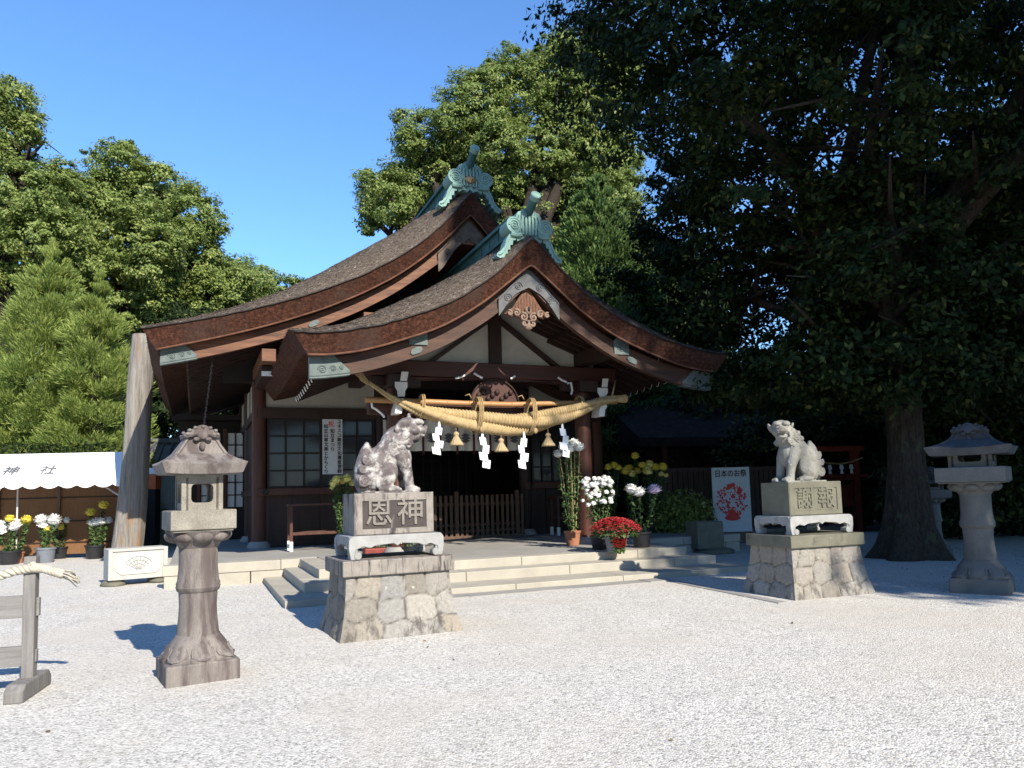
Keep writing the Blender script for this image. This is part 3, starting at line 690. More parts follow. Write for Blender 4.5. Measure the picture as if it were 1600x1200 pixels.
# main gable purlin noses between bargeboard and wall
for t_ in (-4.4, -2.3, 0, 2.3, 4.4):
    z_ = MV(t_) - .86
    mb = MB(); mb.box(A0+t_-.14, A0+t_+.14, 1.30, 4.2, z_-.26, z_); mb.build('purlin', MATS['worn_board'], hall, bevel=.01)
    if abs(t_) > 4:
        mb = MB(); mb.box(A0+t_-.11, A0+t_+.11, 1.75, 4.1, z_-.50, z_-.28); mb.build('bracket_arm', MATS['dark_wood'], hall, bevel=.01)
        mb = MB(); mb.box(A0+t_-.11, A0+t_+.11, 1.73, 1.749, z_-.50, z_-.40); mb.build('bracket_tip', MATS['painted_white'], hall)
# white-painted bracket ends on the porch columns
def bracket(a_, sg):
    mb = MB(); mb.box(a_-.22, a_+.22, -.62, -.12, 3.62, 3.86); mb.box(a_-.5, a_+.5, -.34, -.16, 3.66, 3.85); mb.build('bracket_arm', MATS['dark_wood'], hall, bevel=.01)
    x = a_ + sg * .30 if sg > 0 else a_ + .02
    mb = MB(); mb.prism([(x-.12,3.70),(x+.12,3.70),(x+.12,3.60),(x+.075,3.53),(x+.065,3.42),(x-.065,3.42),(x-.075,3.53),(x-.12,3.60)], -.66, -.63)
    mb.prism([(x-.02,3.72),(x+.11,3.72),(x+.145,3.90),(x+.01,3.90)], -.665, -.64); mb.build('bracket_end', MATS['painted_white'], hall)
    x = x - .06
    mb = MB(); mb.prism([(x-.02,3.36),(x+.08,3.38),(x+.13,3.30),(x+.07,3.22),(x+.05,3.08),(x-.09,3.08),(x-.07,3.20)], -.72, -.36); mb.build('beam_nose', MATS['painted_white'], hall, bevel=.015)
bracket(PCL, -1); bracket(PCR, 1)
mb = MB()
for pts in ([(2.33,3.30),(2.34,3.22),(2.42,3.18),(2.52,3.10),(2.58,3.03)], [(4.02,3.83),(4.14,3.86),(4.22,3.90)], [(4.42,3.95),(4.5,3.90),(4.6,3.86)],
            [(5.22,3.86),(5.32,3.92)], [(6.30,3.92),(6.40,3.86),(6.50,3.83)], [(6.52,3.80),(6.60,3.82),(6.63,3.66),(6.60,3.56)], [(7.42,3.30),(7.36,3.22),(7.28,3.17)]):
    mb.tube([(u, -.48, w) for u, w in pts], .022, 6)
mb.build('cloud_bracket', MATS['painted_white'], hall)
# frog-leg carving on the tie beam
mb = MB(); mb.prism([(4.38,3.37),(4.42,3.55),(4.56,3.74),(4.78,3.86),(5.02,3.86),(5.24,3.74),(5.38,3.55),(5.44,3.37)], -.36, -.22)
kf = mb.build('carved_strut', MATS['beam_wood'], hall, bevel=.02)
mb = MB()
mb.tube([(4.9 + .52*math.cos(q), -.385, 3.36 + .49*math.sin(q)) for q in np.linspace(.05, PI-.05, 24)], .020, 6)
for k in range(8): mb.ball((4.55 + .1*k, -.39, 3.52 + .08*math.sin(k*2.1)), (.055,.03,.06), 8, 6)
mb.build('carved_relief', MATS['dark_wood'], kf, smooth=True)

# front wall bays with lattice windows
def bay(a0, a1, win):
    mb = MB(); mb.box(a0, a1, 3.98, 4.06, .40, 1.60); 
    n = 4
    for k in range(n + 1): mb.box(a0 + (a1-a0)*k/n - .05, a0 + (a1-a0)*k/n + .05, 3.93, 3.979, .52, 1.60)
    mb.box(a0, a1, 3.92, 3.978, .41, .52)
    mb.build('wall_panel', MATS['dark_wood'], hall)
    mb = MB(); mb.box(a0-.25, a1+.25, 3.80, 4.0, 1.60, 1.77); rl = mb.build('wall_rail', MATS['red_wood'], hall, bevel=.012)
    bo = MB(); bo.tube([(a0-.05, 3.79, 1.685), (a0-.05, 3.75, 1.685)], [.07,.05], 16); bo.tube([(a1+.05, 3.79, 1.685), (a1+.05, 3.75, 1.685)], [.07,.05], 16); bo.build('boss', MATS['black_wood'], rl)
    mb = MB(); mb.box(a0-.25, a1+.25, 3.84, 4.0, 3.42, 3.68); mb.build('lintel', MATS['dark_wood'], hall, bevel=.01)
    mb = MB(); mb.box(a0-.1, a1+.1, 3.97, 4.03, 3.68, 4.6); mb.build('wall_plaster', MATS['plaster'], hall)
    w = MB(); w.box(a0, a1, 3.95, 3.99, 1.77, 3.42); wi = w.build('window', MATS['window_glass'], hall)
    fr = MB()
    nx = 6
    for k in range(nx + 1):
        x = a0 + (a1-a0)*k/nx; hw = .055 if k in (0, 3, nx) else .022
        fr.box(max(x-hw, a0), min(x+hw, a1), 3.90, 3.945, 1.77, 3.42)
    for k in range(5):
        z = 1.77 + 1.65*k/4; hw = .05 if k in (0, 4) else .02
        fr.box(a0, a1, 3.905, 3.94, max(z-hw, 1.772), min(z+hw, 3.418))
    fr.build('window_frame', MATS['black_wood'], wi)
bay(.78, 3.33, True); bay(7.57, 9.43, True)
# interior seen through the porch opening
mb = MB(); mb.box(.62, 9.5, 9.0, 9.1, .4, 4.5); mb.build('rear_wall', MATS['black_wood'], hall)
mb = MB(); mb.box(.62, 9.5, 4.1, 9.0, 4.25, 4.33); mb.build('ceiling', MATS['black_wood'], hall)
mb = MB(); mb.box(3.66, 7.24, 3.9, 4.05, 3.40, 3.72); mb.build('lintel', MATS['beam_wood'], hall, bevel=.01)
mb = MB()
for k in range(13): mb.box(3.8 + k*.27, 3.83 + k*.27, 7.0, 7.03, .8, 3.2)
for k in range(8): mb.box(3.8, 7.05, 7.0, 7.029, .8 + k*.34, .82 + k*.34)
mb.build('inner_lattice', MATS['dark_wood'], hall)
tt = np.linspace(-5.2, 5.2, 61)
mb = MB(); mb.strip([(A0+t, MV(t) - .30) for t in tt], [(A0+t, min(4.28, MV(t) - .5)) for t in tt], 4.07, 4.13); mb.build('gable_wall', MATS['black_wood'], hall)
# left side wall: timber below, white panels between posts above
mb = MB(); mb.box(.52, .58, 4.15, 16, .40, 4.35); mb.build('side_wall', MATS['dark_wood'], hall)
for k in range(8):
    b_ = 4.6 + k * 1.35
    mb = MB(); mb.box(.485, .518, b_, b_ + .62, 3.62 - .0*k, 4.30); mb.build('plaster_panel', MATS['plaster'], hall)
mb = MB(); mb.box(.44, .53, 4.15, 16, 3.40, 3.58); mb.box(.44, .53, 4.15, 16, 1.6, 1.75); mb.build('side_rail', MATS['dark_wood'], hall)
mb = MB(); mb.box(9.55, 9.61, 4.15, 16, .40, 4.35); mb.build('side_wall', MATS['dark_wood'], hall)
mb = MB(); mb.box(.5, 9.6, 15.9, 16, .40, 5.0); mb.build('rear_wall', MATS['dark_wood'], hall)
# chain hanging under the left eave
ch = MB(); c0, c1 = onb(333, 557, 1.5), onb(318, 668, 1.9)
for k in range(46):
    p = c0.lerp(c1, k / 45.0)
    ch.tube([(p.x + .02*math.cos(q + k*1.57)*(1 if k % 2 else .5), p.y + .02*math.cos(q)*(.5 if k % 2 else 1), p.z + .028*math.sin(q)) for q in np.linspace(0, 2*PI, 9)], .0045, 4, cap=False)
ch.build('eave_chain', MATS['black_plastic'], hall)

# ------------------------------------------------------------------ rope, fence, curtain and papers in the porch
def inhall(o): o.location = O; o.rotation_euler = (0, 0, YAW); return o
pole_ = MB(); pts = [(2.20,-.52,3.36),(3.2,-.52,3.345),(4.2,-.52,3.325),(5.2,-.52,3.32),(6.2,-.52,3.36),(7.1,-.52,3.40),(7.68,-.52,3.42)]
pole_.tube(pts, [.058,.057,.055,.054,.053,.05,.048], 14)
for k in range(13):
    f_ = (k + .5) / 13.0; i = f_ * 6; j = int(i); p = Vector(pts[j]).lerp(Vector(pts[min(j+1, 6)]), i - j)
    pole_.tube([p - Vector((.012,0,0)), p, p + Vector((.012,0,0))], [.056,.062,.056], 14)
tag(inhall(pole_.build('bamboo_pole', MATS['bamboo'], autosmooth=40)), 'long yellow bamboo pole that carries the straw rope across the porch', 'pole')
# thick twisted straw rope
rope = thing('straw_rope', 'thick twisted sacred straw rope slung below the bamboo pole', 'rope', O, YAW)
cx = [2.22, 2.48, 2.8, 3.3, 3.9, 4.5, 5.05, 5.6, 6.1, 6.55, 6.9, 7.25, 7.55]
cz = [3.64, 3.46, 3.29, 3.10, 2.97, 2.91, 2.89, 2.93, 3.04, 3.18, 3.32, 3.42, 3.45]
cr = [.04, .05, .075, .135, .19, .225, .235, .225, .195, .15, .12, .09, .075]
NS = 900
us = np.linspace(0, 1, NS); ci = np.linspace(0, 1, len(cx))
def smo(y):
    v_ = np.interp(us, ci, y); k = 31; pd = np.concatenate([2*v_[0]-v_[k:0:-1], v_, 2*v_[-1]-v_[-2:-k-2:-1]])
    return np.convolve(pd, np.ones(2*k+1)/(2*k+1), 'valid')
X_, Z_, R_ = smo(cx), smo(cz), smo(cr)
for s_ in range(3):
    pts, rad = [], []
    for i in range(NS):
        ph = 2*PI*s_/3 + 2*PI*us[i]*1.0 + 1.6
        rr = R_[i] * .52
        pts.append((X_[i], -.80 + rr*math.cos(ph)*.9, Z_[i] + rr*math.sin(ph)))
        w = us[i]*5.8*2*PI/.055
        rad.append(R_[i]*.52*(1 + .075*math.sin(w) + .03*mnoise.noise(Vector((i*.2, s_, 0)))))
    mb = MB(); mb.tube(pts, rad, 16); mb.build('strand', MATS['straw'], rope, smooth=True)
mb = MB()                                                    # frayed ends
rr_ = random.Random(3)
for k in range(70):
    a = rr_.uniform(0, 2*PI); q = rr_.uniform(0, .05)
    mb.tube([(2.2, -.8 + q*math.cos(a), 3.64 + q*math.sin(a)), (2.06, -.8 + 2*q*math.cos(a), 3.78 + 2*q*math.sin(a)), (2.0 + rr_.uniform(-.08,.05), -.8 + 3*q*math.cos(a), 3.92 + rr_.uniform(-.12,.06))], [.008,.006,.003], 4)
mb.build('frayed_end', MATS['straw'], rope)
mb = MB(); mb.tube([(7.52,-.8,3.45),(7.74,-.8,3.46)], [.075,.095], 14); mb.build('cut_end', MATS['straw'], rope)
def ring_(x, zc, ry, rz, r=.02, y=-.70):
    return [(x + .03*math.sin(q), y + ry*math.cos(q), zc + rz*math.sin(q)) for q in np.linspace(0, 2*PI, 28)]
for x_, lo_ in ((4.36, 2.70), (5.50, 2.68)):
    mb = MB(); zt = 3.42
    for d_ in (-.035, 0, .035): mb.tube(ring_(x_ + d_, (lo_+zt)/2, .25, (zt-lo_)/2, y=-.78), .015, 6)
    mb.ball((x_, -1.03, lo_ + .06), (.05,.03,.06), 8, 6); mb.tube([(x_-.05, -.6, 3.42), (x_-.10,-.62,3.50), (x_-.18,-.6,3.47)], .014, 5)
    mb.build('binding', MATS['binding_straw'], rope, smooth=True)
for x_, zc, rz in ((3.25, 3.22, .24), (6.66, 3.30, .20)):
    mb = MB()
    for d_ in (-.03, 0.01): mb.tube(ring_(x_ + d_, zc, .20, rz, y=-.70), .016, 6)
    mb.build('binding', MATS['binding_straw'], rope, smooth=True)
mb = MB(); mb.tube([(7.40,-.72,3.38),(7.44,-.78,3.58),(7.54,-.74,3.85)], [.018,.022,.014], 6); mb.build('binding', MATS['binding_straw'], rope, smooth=True)
def rope_low(x): return float(np.interp(x, X_, Z_ - R_))
def shide(x, ln, label, flip):
    zt = rope_low(x) + .06; n = 4; w0 = .125
    t = thing('paper_streamer', label, 'paper streamer', L2W(x, -.86, zt), YAW, 'zigzag paper streamers under the straw rope')
    mb = MB(); mb.tube([(0,0,.03),(0,0,-.12*1)], .006, 5); mb.prism([(-.012,0),(.012,0),(.035,-.16),(-.03,-.16)], -.002, .002); mb.build('hanger', MATS['paper'], t)
    z = -.13; xx = 0.0
    for k in range(n):
        h = (ln - .13) / n * 1.25; w = w0 + .018*k; dx = .085 * (1 if (k + flip) % 2 else -1)
        y_ = .004 * k * (1 if k % 2 else -1) - .006*k
        mb = MB(); mb.prism([(xx-w/2, z), (xx+w/2, z-.02), (xx+w/2+dx*.25, z-h), (xx-w/2+dx*.25, z-h+.03)], y_-.0015, y_+.0015)
        M_ = Matrix.Rotation(.22 * (1 if k % 2 else -1), 4, 'Z'); o = mb.build('paper_fold', MATS['paper'], t); o.data.transform(M_)
        xx += dx; z -= (ln - .13) / n
for x_, ln, lb, fl in ((3.55,.64,'white zigzag paper streamer nearest the statue with a paper seen below the rope end',0),
                       (4.43,.72,'white zigzag paper streamer between the two left straw tassels',1),
                       (5.32,.72,'white zigzag paper streamer between the middle and right tassels',0),
                       (6.18,.70,'white zigzag paper streamer hanging before the tall white chrysanthemums',1)):
    shide(x_, ln, lb, fl)
def tassel(x, label):
    zt = rope_low(x) + .04
    t = thing('straw_tassel', label, 'tassel', L2W(x, -.86, zt), YAW, 'straw tassels under the straw rope')
    mb = MB(); mb.tube([(0,0,.02),(0,0,-.16)], .007, 5); mb.build('cord', MATS['cord'], t)
    mb = MB(); mb.lathe([(.012,-.10),(.05,-.13),(.052,-.16),(.035,-.185),(.05,-.21),(.085,-.27),(.125,-.34),(.135,-.37),(.10,-.375)], 40, fn=lambda r,z,a: r*(1 + .10*math.sin(a*13) + .05*math.sin(a*29 + z*20)))
    mb.build('skirt', MATS['tassel_straw'], t, smooth=True)
for x_, lb in ((3.89,'straw tassel hanging between the first two paper streamers'), (4.82,'straw tassel at the middle of the rope'), (5.85,'straw tassel hanging near the right end of the rope')):
    tassel(x_, lb)
# picket fence across the hall doorway
t = thing('picket_fence', 'low brown picket barrier closing the shrine doorway', 'fence', L2W(3.62, 3.62, .40), YAW)
mb = MB(); W_ = 3.55
for k in range(26):
    h = 1.08; x = .04 + k * (W_ - .08) / 25
    if k % 12 == 0: continue
    mb.box(x-.035, x+.035, -.02, .02, .06, h)
mb.build('picket', MATS['fence_wood'], t)
mb = MB(); mb.box(0, W_, .021, .055, .14, .20); mb.box(0, W_, .021, .055, .30, .36); mb.box(0, W_, .021, .055, .82, .89); mb.box(0, W_, -.05, .09, .0, .06); mb.build('rail', MATS['fence_wood'], t)
for k in (0, 12, 24):
    x = .04 + k * (W_ - .08) / 25; mb = MB(); mb.box(x-.045, x+.045, -.045, .045, .0, 1.18); mb.build('post', MATS['fence_wood'], t)
# curtain with diamond crests and maroon ribbons
t = thing('shrine_curtain', 'white cloth curtain with dark diamond crests and maroon ribbons in the doorway', 'curtain', L2W(3.5, 3.72, 2.62), YAW)
mb = MB(); n = 120
top_e = [(3.8*k/n, .035*math.sin(k*.55), .78) for k in range(n+1)]; bot_e = [(3.8*k/n, .05*math.sin(k*.55 + .4), 0.0) for k in range(n+1)]
mb.add(top_e + bot_e + [(x, y+.006, z) for x, y, z in top_e] + [(x, y+.006, z) for x, y, z in bot_e],
       [(i, i+1, n+1+i+1, n+1+i) for i in range(n)] + [(2*n+2+i, 3*n+3+i, 3*n+4+i, 2*n+3+i) for i in range(n)])
mb.build('cloth', MATS['white_curtain'], t, smooth=True)
for k in range(9):
    x = .10 + k * .45; mb = MB(); mb.box(x-.028, x+.028, -.075, -.06, -.09, .78); mb.build('ribbon', MATS['maroon_ribbon'], t)
for k in range(8):
    x = .325 + k * .45; mb = MB()
    for dz in (-.05, .02, .09):
        o_ = [(x + .12*math.cos(q)*(1.0 if dz != .02 else 1.15), .30 + dz + .06*math.sin(q)) for q in (0, PI/2, PI, 1.5*PI)]
        mb.prism(o_, -.072, -.064)
    mb.build('crest', MATS['grey_ink'], t)
# notice on the window
t = thing('paper_notice', 'long white paper notice with brush writing pasted on the lattice window', 'notice', L2W(2.29, 3.87, 2.745), YAW)
mb = MB(); mb.box(-.24, .24, -.004, .004, -.665, .665); mb.build('sheet', MATS['notice_paper'], t)
def vtext(body, size, mname, x, z, y=-.0065, line=.95):
    return text_part('writing', '\n'.join(body), size, MATS[mname], t, Matrix.Translation((x, y, z)) @ UPRIGHT @ Matrix.Diagonal((1.0, 1.0, 1, 1)), .0012, line, 0.003)
text_part('writing', '祝', .155, MATS['red_ink'], t, Matrix.Translation((-.03, -.0065, .54)) @ UPRIGHT, .0012, 1, .002)
vtext('ユネスコ無形文化遺産登録', .106, 'ink', .165, .0, line=1.03)
vtext('知立まつり', .108, 'ink', .0, .15, line=1.03)
vtext('知立山車文楽とからくり', .106, 'ink', -.155, -.06, line=1.03)
t = thing('paper_sheet', 'small white paper sheet with a crest on the wall right of the porch', 'notice', L2W(8.95, 3.74, 2.25), YAW)
mb = MB(); mb.box(-.11, .11, -.004, .004, -.36, .36); mb.build('sheet', MATS['notice_paper'], t)
mb = MB(); mb.prism([(.06*math.cos(q), -.02 + .05*math.sin(q)) for q in (0, PI/2, PI, 1.5*PI)], -.008, -.005); mb.build('crest', MATS['grey_ink'], t)
# wooden stands
def stand(name, label, p, w, h, d, mid):
    t = thing(name, label, 'stand', p, YAW, 'wooden display stands by the shrine front')
    for x in (0, w):
        for y in (0, d):
            mb = MB(); mb.box(x-.03, x+.03, y-.03, y+.03, 0.21, h); lg = mb.build('leg', MATS['red_wood'], t)
            mb = MB(); mb.box(x-.033, x+.033, y-.033, y+.033, 0, .209); mb.build('sunlit_leg', MATS['painted_white'], lg)  # white lower leg: sunlight put into the colour
    mb = MB(); mb.box(-.05, w+.05, -.05, d+.05, h, h+.04); mb.build('top', MATS['red_wood'], t)
    mb = MB(); mb.box(0.03, w-.03, -.02, .02, mid, mid+.06); mb.box(0.03, w-.03, d-.02, d+.02, mid, mid+.06); mb.build('rail', MATS['red_wood'], t)
p = G(455, 862, .40); stand('display_stand', 'low dark wooden stand with sunlight painted on its lower legs left of the statue', p, 1.25, .96, .45, .34)
p = L2W(7.75, 2.75, .40); stand('display_stand', 'dim wooden stand behind the tall white chrysanthemums', p, .9, .95, .4, .4)

# ------------------------------------------------------------------ guardian statues on pedestals
def pedestal(label, loc, rz, variant):
    t = thing('statue_pedestal', label, 'pedestal', loc, rz, 'stone pedestals of the guardian statues')
    # origin: middle of the front foot line; x along the front, y backwards
    D_ = .97
    lev = [(-.05,.71,-.10,D_+.10),(.12,.665,-.045,D_+.05),(.28,.63,-.005,D_+.01),(.48,.605,.035,D_-.03),(.672,.595,.055,D_-.05)]
    lz = [q[0] for q in lev]; NV, NU = 40, (52, 38, 52, 38)
    rs = random.Random(40 + variant*7); per = [1.24, .92, 1.24, .92]; cum = [0, 1.24, 2.16, 3.40, 4.32]
    seeds = []
    for row, (v0, sp_) in enumerate(((.06, .30), (.31, .32), (.55, .26))):
        n_ = int(4.32 / sp_)
        for k in range(n_): seeds.append((4.32*(k + .5*(row % 2) + rs.uniform(-.2,.2))/n_, v0 + rs.uniform(-.045,.045), rs.random()))
    sx_ = np.array(seeds); V_, F_, C_ = [], [], []
    for iv in range(NV + 1):
        z = -.05 + .722*iv/NV; hx, y0, y1 = (float(np.interp(z, lz, [q[k] for q in lev])) for k in (1, 2, 3))
        cs = [(-hx,y0),(hx,y0),(hx,y1),(-hx,y1)]
        for e in range(4):
            for iu in range(NU[e]):
                f_ = iu/NU[e]; x = cs[e][0] + (cs[(e+1) % 4][0]-cs[e][0])*f_; y = cs[e][1] + (cs[(e+1) % 4][1]-cs[e][1])*f_
                u = cum[e] + per[e]*f_
                wu, wz = u + .022*mnoise.noise(Vector((u*6, z*6, variant))), z + .022*mnoise.noise(Vector((u*6, z*6, 5 + variant)))
                du = np.abs(sx_[:,0] - wu); du = np.minimum(du, 4.32 - du); d = np.hypot(du, (sx_[:,1] - wz)*1.15); o2 = np.argsort(d)[:2]
                ed = d[o2[1]] - d[o2[0]]; jn = math.exp(-(ed/.014)**2); bulge = min(ed/.12, 1)
                nx, ny = ((0,-1),(1,0),(0,1),(-1,0))[e]; edge = 1 if (iu > 1 and iu < NU[e]-1) else .4
                off = (.012*bulge**.6 - .013*jn + .006*mnoise.noise(Vector((x*14, y*14, z*14)))) * edge - .006
                V_.append((x + nx*off, y + ny*off, z)); C_.append((sx_[o2[0],2], jn*.9, max(0, 1 - max(z,0)/.55), 1))
    n = sum(NU)
    F_ = [(i_*n+k, i_*n+(k+1) % n, (i_+1)*n+(k+1) % n, (i_+1)*n+k) for i_ in range(NV) for k in range(n)] + [tuple(NV*n + k for k in range(n))]
    mb = MB(); mb.add(V_, F_); sb = mb.build('stone_base', MATS['rubble_masonry'], t, autosmooth=60)
    ca = sb.data.color_attributes.new('stone', 'FLOAT_COLOR', 'POINT'); ca.data.foreach_set('color', np.array(C_, np.float32).reshape(-1))
    mb = MB(); mb.box(-.64, .64, 0, D_, .672, .842); mb.build('cap_slab', MATS['cap_granite' if variant == 0 else 'mossy_granite'], t, bevel=.012)
    # low scroll-footed table
    tb = MB(); hx, y0, y1 = .55, .10, D_-.10
    prof = [(-hx,.96),(-hx,1.055),(-hx+.02,1.085),(-hx+.05,1.10),(hx-.05,1.10),(hx-.02,1.085),(hx,1.055),(hx,.96),
            (hx-.02,.845),(hx-.11,.845),(hx-.12,.875),(hx-.10,.90),(hx-.07,.91),(hx-.075,.95),(hx-.16,.985),(hx-.24,.965),(hx-.30,.99),(.10,1.0),(.045,1.005),(0,.975),(-.045,1.005),(-.10,1.0),
            (-hx+.30,.99),(-hx+.24,.965),(-hx+.16,.985),(-hx+.075,.95),(-hx+.07,.91),(-hx+.10,.90),(-hx+.12,.875),(-hx+.11,.845),(-hx+.02,.845)]
    tb.prism(prof, y0, y0+.10); tb.prism(prof, y1-.10, y1)
    my = (y1-y0)/2; my -= .012; sp = [(my*u_/hx if abs(u_) < hx-.13 else math.copysign(my-(hx-abs(u_)), u_), w - .003) for u_, w in prof]
    tb.prism([(u_ + (y0+y1)/2, w) for u_, w in sp], -hx+.012, -hx+.10, 'x'); tb.prism([(u_ + (y0+y1)/2, w) for u_, w in sp], hx-.10, hx-.012, 'x')
    tb.box(-hx+.03, hx-.03, y0+.03, y1-.03, 1.03, 1.099)
    for sx in (-1, 1):
        for y in (y0, y1-.10): tb.tube([(sx*(hx-.10), y-.008, .885), (sx*(hx-.10), y+.108, .885)], .042, 14)
    tb.build('scroll_table', MATS['pale_granite'], t, bevel=.008)
    # inscribed block, its front a raised frame round a sunk panel
    hx, y0, y1, z0, z1 = .465, .19, .78, 1.10, 1.57
    fx, fz0, fz1 = hx-.09, z0+.07, z1-.085
    e_ = .012; mb = MB()
    o_ = [(-hx+e_,z0+e_),(hx-e_,z0+e_),(hx-e_,z1-e_),(-hx+e_,z1-e_)]; c_ = .03
    i_ = [(-fx,fz0),(fx,fz0),(fx,fz1),(-fx,fz1)]
    q_ = [(-hx,z0),(hx,z0),(hx,z1),(-hx,z1)]
    vv = [(x,y0,z) for x,z in o_] + [(x,y0,z) for x,z in i_] + [(x,y0+.026,z) for x,z in i_] + [(x,y0+e_,z) for x,z in q_] + [(x,y1,z) for x,z in q_]
    ff = []
    for k in range(4):
        n_ = (k+1) % 4; ff += [(k, n_, 4+n_, 4+k), (4+k, 4+n_, 8+n_, 8+k), (k, 12+k, 12+n_, n_), (12+k, 16+k, 16+n_, 12+n_)]
    ff += [(8,9,10,11), (16,17,18,19)]
    mb.add(vv, ff); bl = mb.build('inscribed_block', MATS['cap_granite' if variant == 0 else 'mossy_granite'], t)
    mb = MB(); mb.box(-fx+.001, fx-.001, y0+.012, y0+.0215, fz0+.001, fz1-.001); mb.build('sunk_panel', MATS['panel_granite' if variant == 0 else 'mossy_granite'], bl)
    if variant == 0:
        for ch_, x in (('恩', -.185), ('神', .185)):
            text_part('carved_character', ch_, .33, MATS['letter_stone'], bl, Matrix.Translation((x, y0+.008, (fz0+fz1)/2 + .005)) @ UPRIGHT, .012, 1, .003)
    else:
        for ch_, x in (('謝', -.185), ('報', .185)):
            text_part('carved_character', ch_, .31, MATS['mossy_granite'], bl, Matrix.Translation((x, y0+.006, (fz0+fz1)/2)) @ UPRIGHT, .008, 1, .004)
    return t
def rotv(x, y, a): return Vector((x*math.cos(a) - y*math.sin(a), x*math.sin(a) + y*math.cos(a), 0))
YL, YR = R(24.9), R(20.6)
LP = Vector((-1.86, 8.35, 0)) + rotv(.64, 0, YL)
RP = Vector((3.72, 10.46, 0)) + rotv(.64, 0, YR)
pedestal('stone pedestal under the left guardian statue with two large raised characters', LP, YL, 0)
pedestal('mossy stone pedestal under the white guardian statue at the shade edge', RP, YR, 1)

def statue(name, label, loc, rz, turn, open_mouth, horn, mname):
    S_ = MB()
    H = Matrix.Translation((.28, 0, .74)) @ Matrix.Rotation(turn, 4, 'Z') @ Matrix.Translation((-.28, 0, -.74))
    RY = lambda a: Matrix.Rotation(a, 4, 'Y')
    def B(c, r, rot=0.0, head=False):
        if head: S_.ball((0,0,0), r, 20, 12, M=None) if False else S_.add(*ballv(r), 0, H @ Matrix.Translation(c) @ RY(rot))
        else: S_.add(*ballv(r), 0, Matrix.Translation(c) @ RY(rot))
    def ballv(r):
        q = MB(); q.ball((0,0,0), r, 18, 12); return q.v, q.f
    # trunk sloping from the raised head to the seated rump
    B((-.17,0,.20), (.17,.17,.21)); B((-.10,0,.34), (.18,.165,.22), .5); B((.02,0,.45), (.17,.16,.24), .6); B((.12,0,.48), (.17,.155,.26), .15)
    B((.17,0,.40), (.14,.15,.20)); B((.17,0,.62), (.16,.15,.20), .35); B((.10,0,.62), (.14,.14,.19), .7); B((.225,0,.70), (.14,.13,.14))
    # head
    B((.28,0,.765), (.155,.14,.13), 0, True); B((.33,0,.83), (.11,.115,.05), 0, True)
    for s_ in (-1, 1):
        B((.39, s_*.058, .832), (.078,.066,.044), .1, True)          # brow
        B((.415, s_*.062, .785), (.03,.028,.022), 0, True)           # eye
        B((.345, s_*.085, .73), (.07,.045,.05), 0, True)             # cheek
        B((.455, s_*.045, .735), (.045,.04,.035), 0, True)           # lip
        B((.487, s_*.032, .762), (.022,.022,.019), 0, True)           # nostril
        q = MB(); q.ball((0,0,0), (.062,.030,.10), 14, 10)
        S_.add(q.v, q.f, 0, H @ Matrix.Translation((.20, s_*.142, .785)) @ Matrix.Rotation(-s_*.45, 4, 'X') @ RY(.95))
        for k in range(5): B((.475-.035*k, s_*(.048+.006*k), .705), (.011,.010,.016), 0, True)
    B((.425,0,.742), (.085,.083,.052), .1, True); B((.487,0,.772), (.028,.046,.028), 0, True); B((.41,0,.795), (.05,.035,.03), .5, True)
    jz = .648 if open_mouth else .672
    B((.40,0,jz), (.085,.066,.026), -.12 if not open_mouth else .12, True); B((.34,0,.665), (.09,.08,.05), 0, True); B((.40,0,jz-.02), (.04,.04,.03), 0, True)
    if horn: S_.lathe([(.035,.86),(.030,.89),(.018,.925),(.006,.945)], 14, M=Matrix.Translation((.29,0,0)))
    # curled mane
    rm = random.Random(4)
    for k in range(26):
        a = -PI/2 + PI*rm.random()*1.0 + (PI if rm.random() < .5 else 0); zz = rm.uniform(.50, .74)
        s_ = 1 if k % 2 else -1
        x = rm.uniform(.02, .26) - (zz-.6)*.1
        B((x, s_*(.125 + rm.uniform(-.005,.02)), zz), (.036,.022,.04))
    for s_ in (-1, 1):
        for (x, z, r_) in ((.20,.66,.055),(.12,.60,.05),(.24,.56,.05),(.15,.50,.045),(.06,.52,.045)):
            S_.tube([(x + r_*(1-q/20)*math.cos(q*.55), s_*.150, z + r_*(1-q/20)*math.sin(q*.55)) for q in range(18)], .014, 6)
    # front legs
    for s_ in (-1, 1):
        S_.tube([(.14,s_*.10,.46),(.19,s_*.105,.34),(.225,s_*.105,.22),(.245,s_*.105,.12),(.255,s_*.105,.03)], [.10,.088,.066,.058,.062], 16)
        B((.285, s_*.105, .035), (.085,.062,.045))
        for k in (-1, 0, 1): B((.345, s_*.105 + k*.034, .028), (.032,.02,.03))
        for k in range(4): B((.29 - .01*k, s_*.105, .07 + .055*k), (.022,.03,.022))
        # haunch and hind foot
        B((.0, s_*.135, .215), (.105,.06,.145), .25); B((-.06, s_*.13, .16), (.13,.06,.14)); B((.0, s_*.135, .045), (.135,.055,.045))
        for k in (-1, 0, 1): B((.115, s_*.135 + k*.03, .03), (.03,.018,.028))
    # upright tail with curls
    B((-.29,0,.25), (.085,.115,.24), .1); B((-.255,0,.43), (.07,.085,.15), .25); S_.lathe([(.075,.46),(.055,.53),(.025,.585),(.004,.60)], 14, M=Matrix.Translation((-.225,0,0)))
    for s_ in (-1, 1):
        for x, z, r_ in ((-.245,.375,.062),(-.295,.275,.052),(-.285,.135,.070)):
            B((x, s_*.085, z), (r_*1.15,.045,r_*1.15))
            S_.tube([(x + r_*(1-q/26)*math.cos(q*.5+2), s_*(.125 + .008*q/24), z + r_*(1-q/26)*math.sin(q*.5+2)) for q in range(24)], .013, 6)
    S_.box(-.34, .36, -.17, .17, -.012, .018)
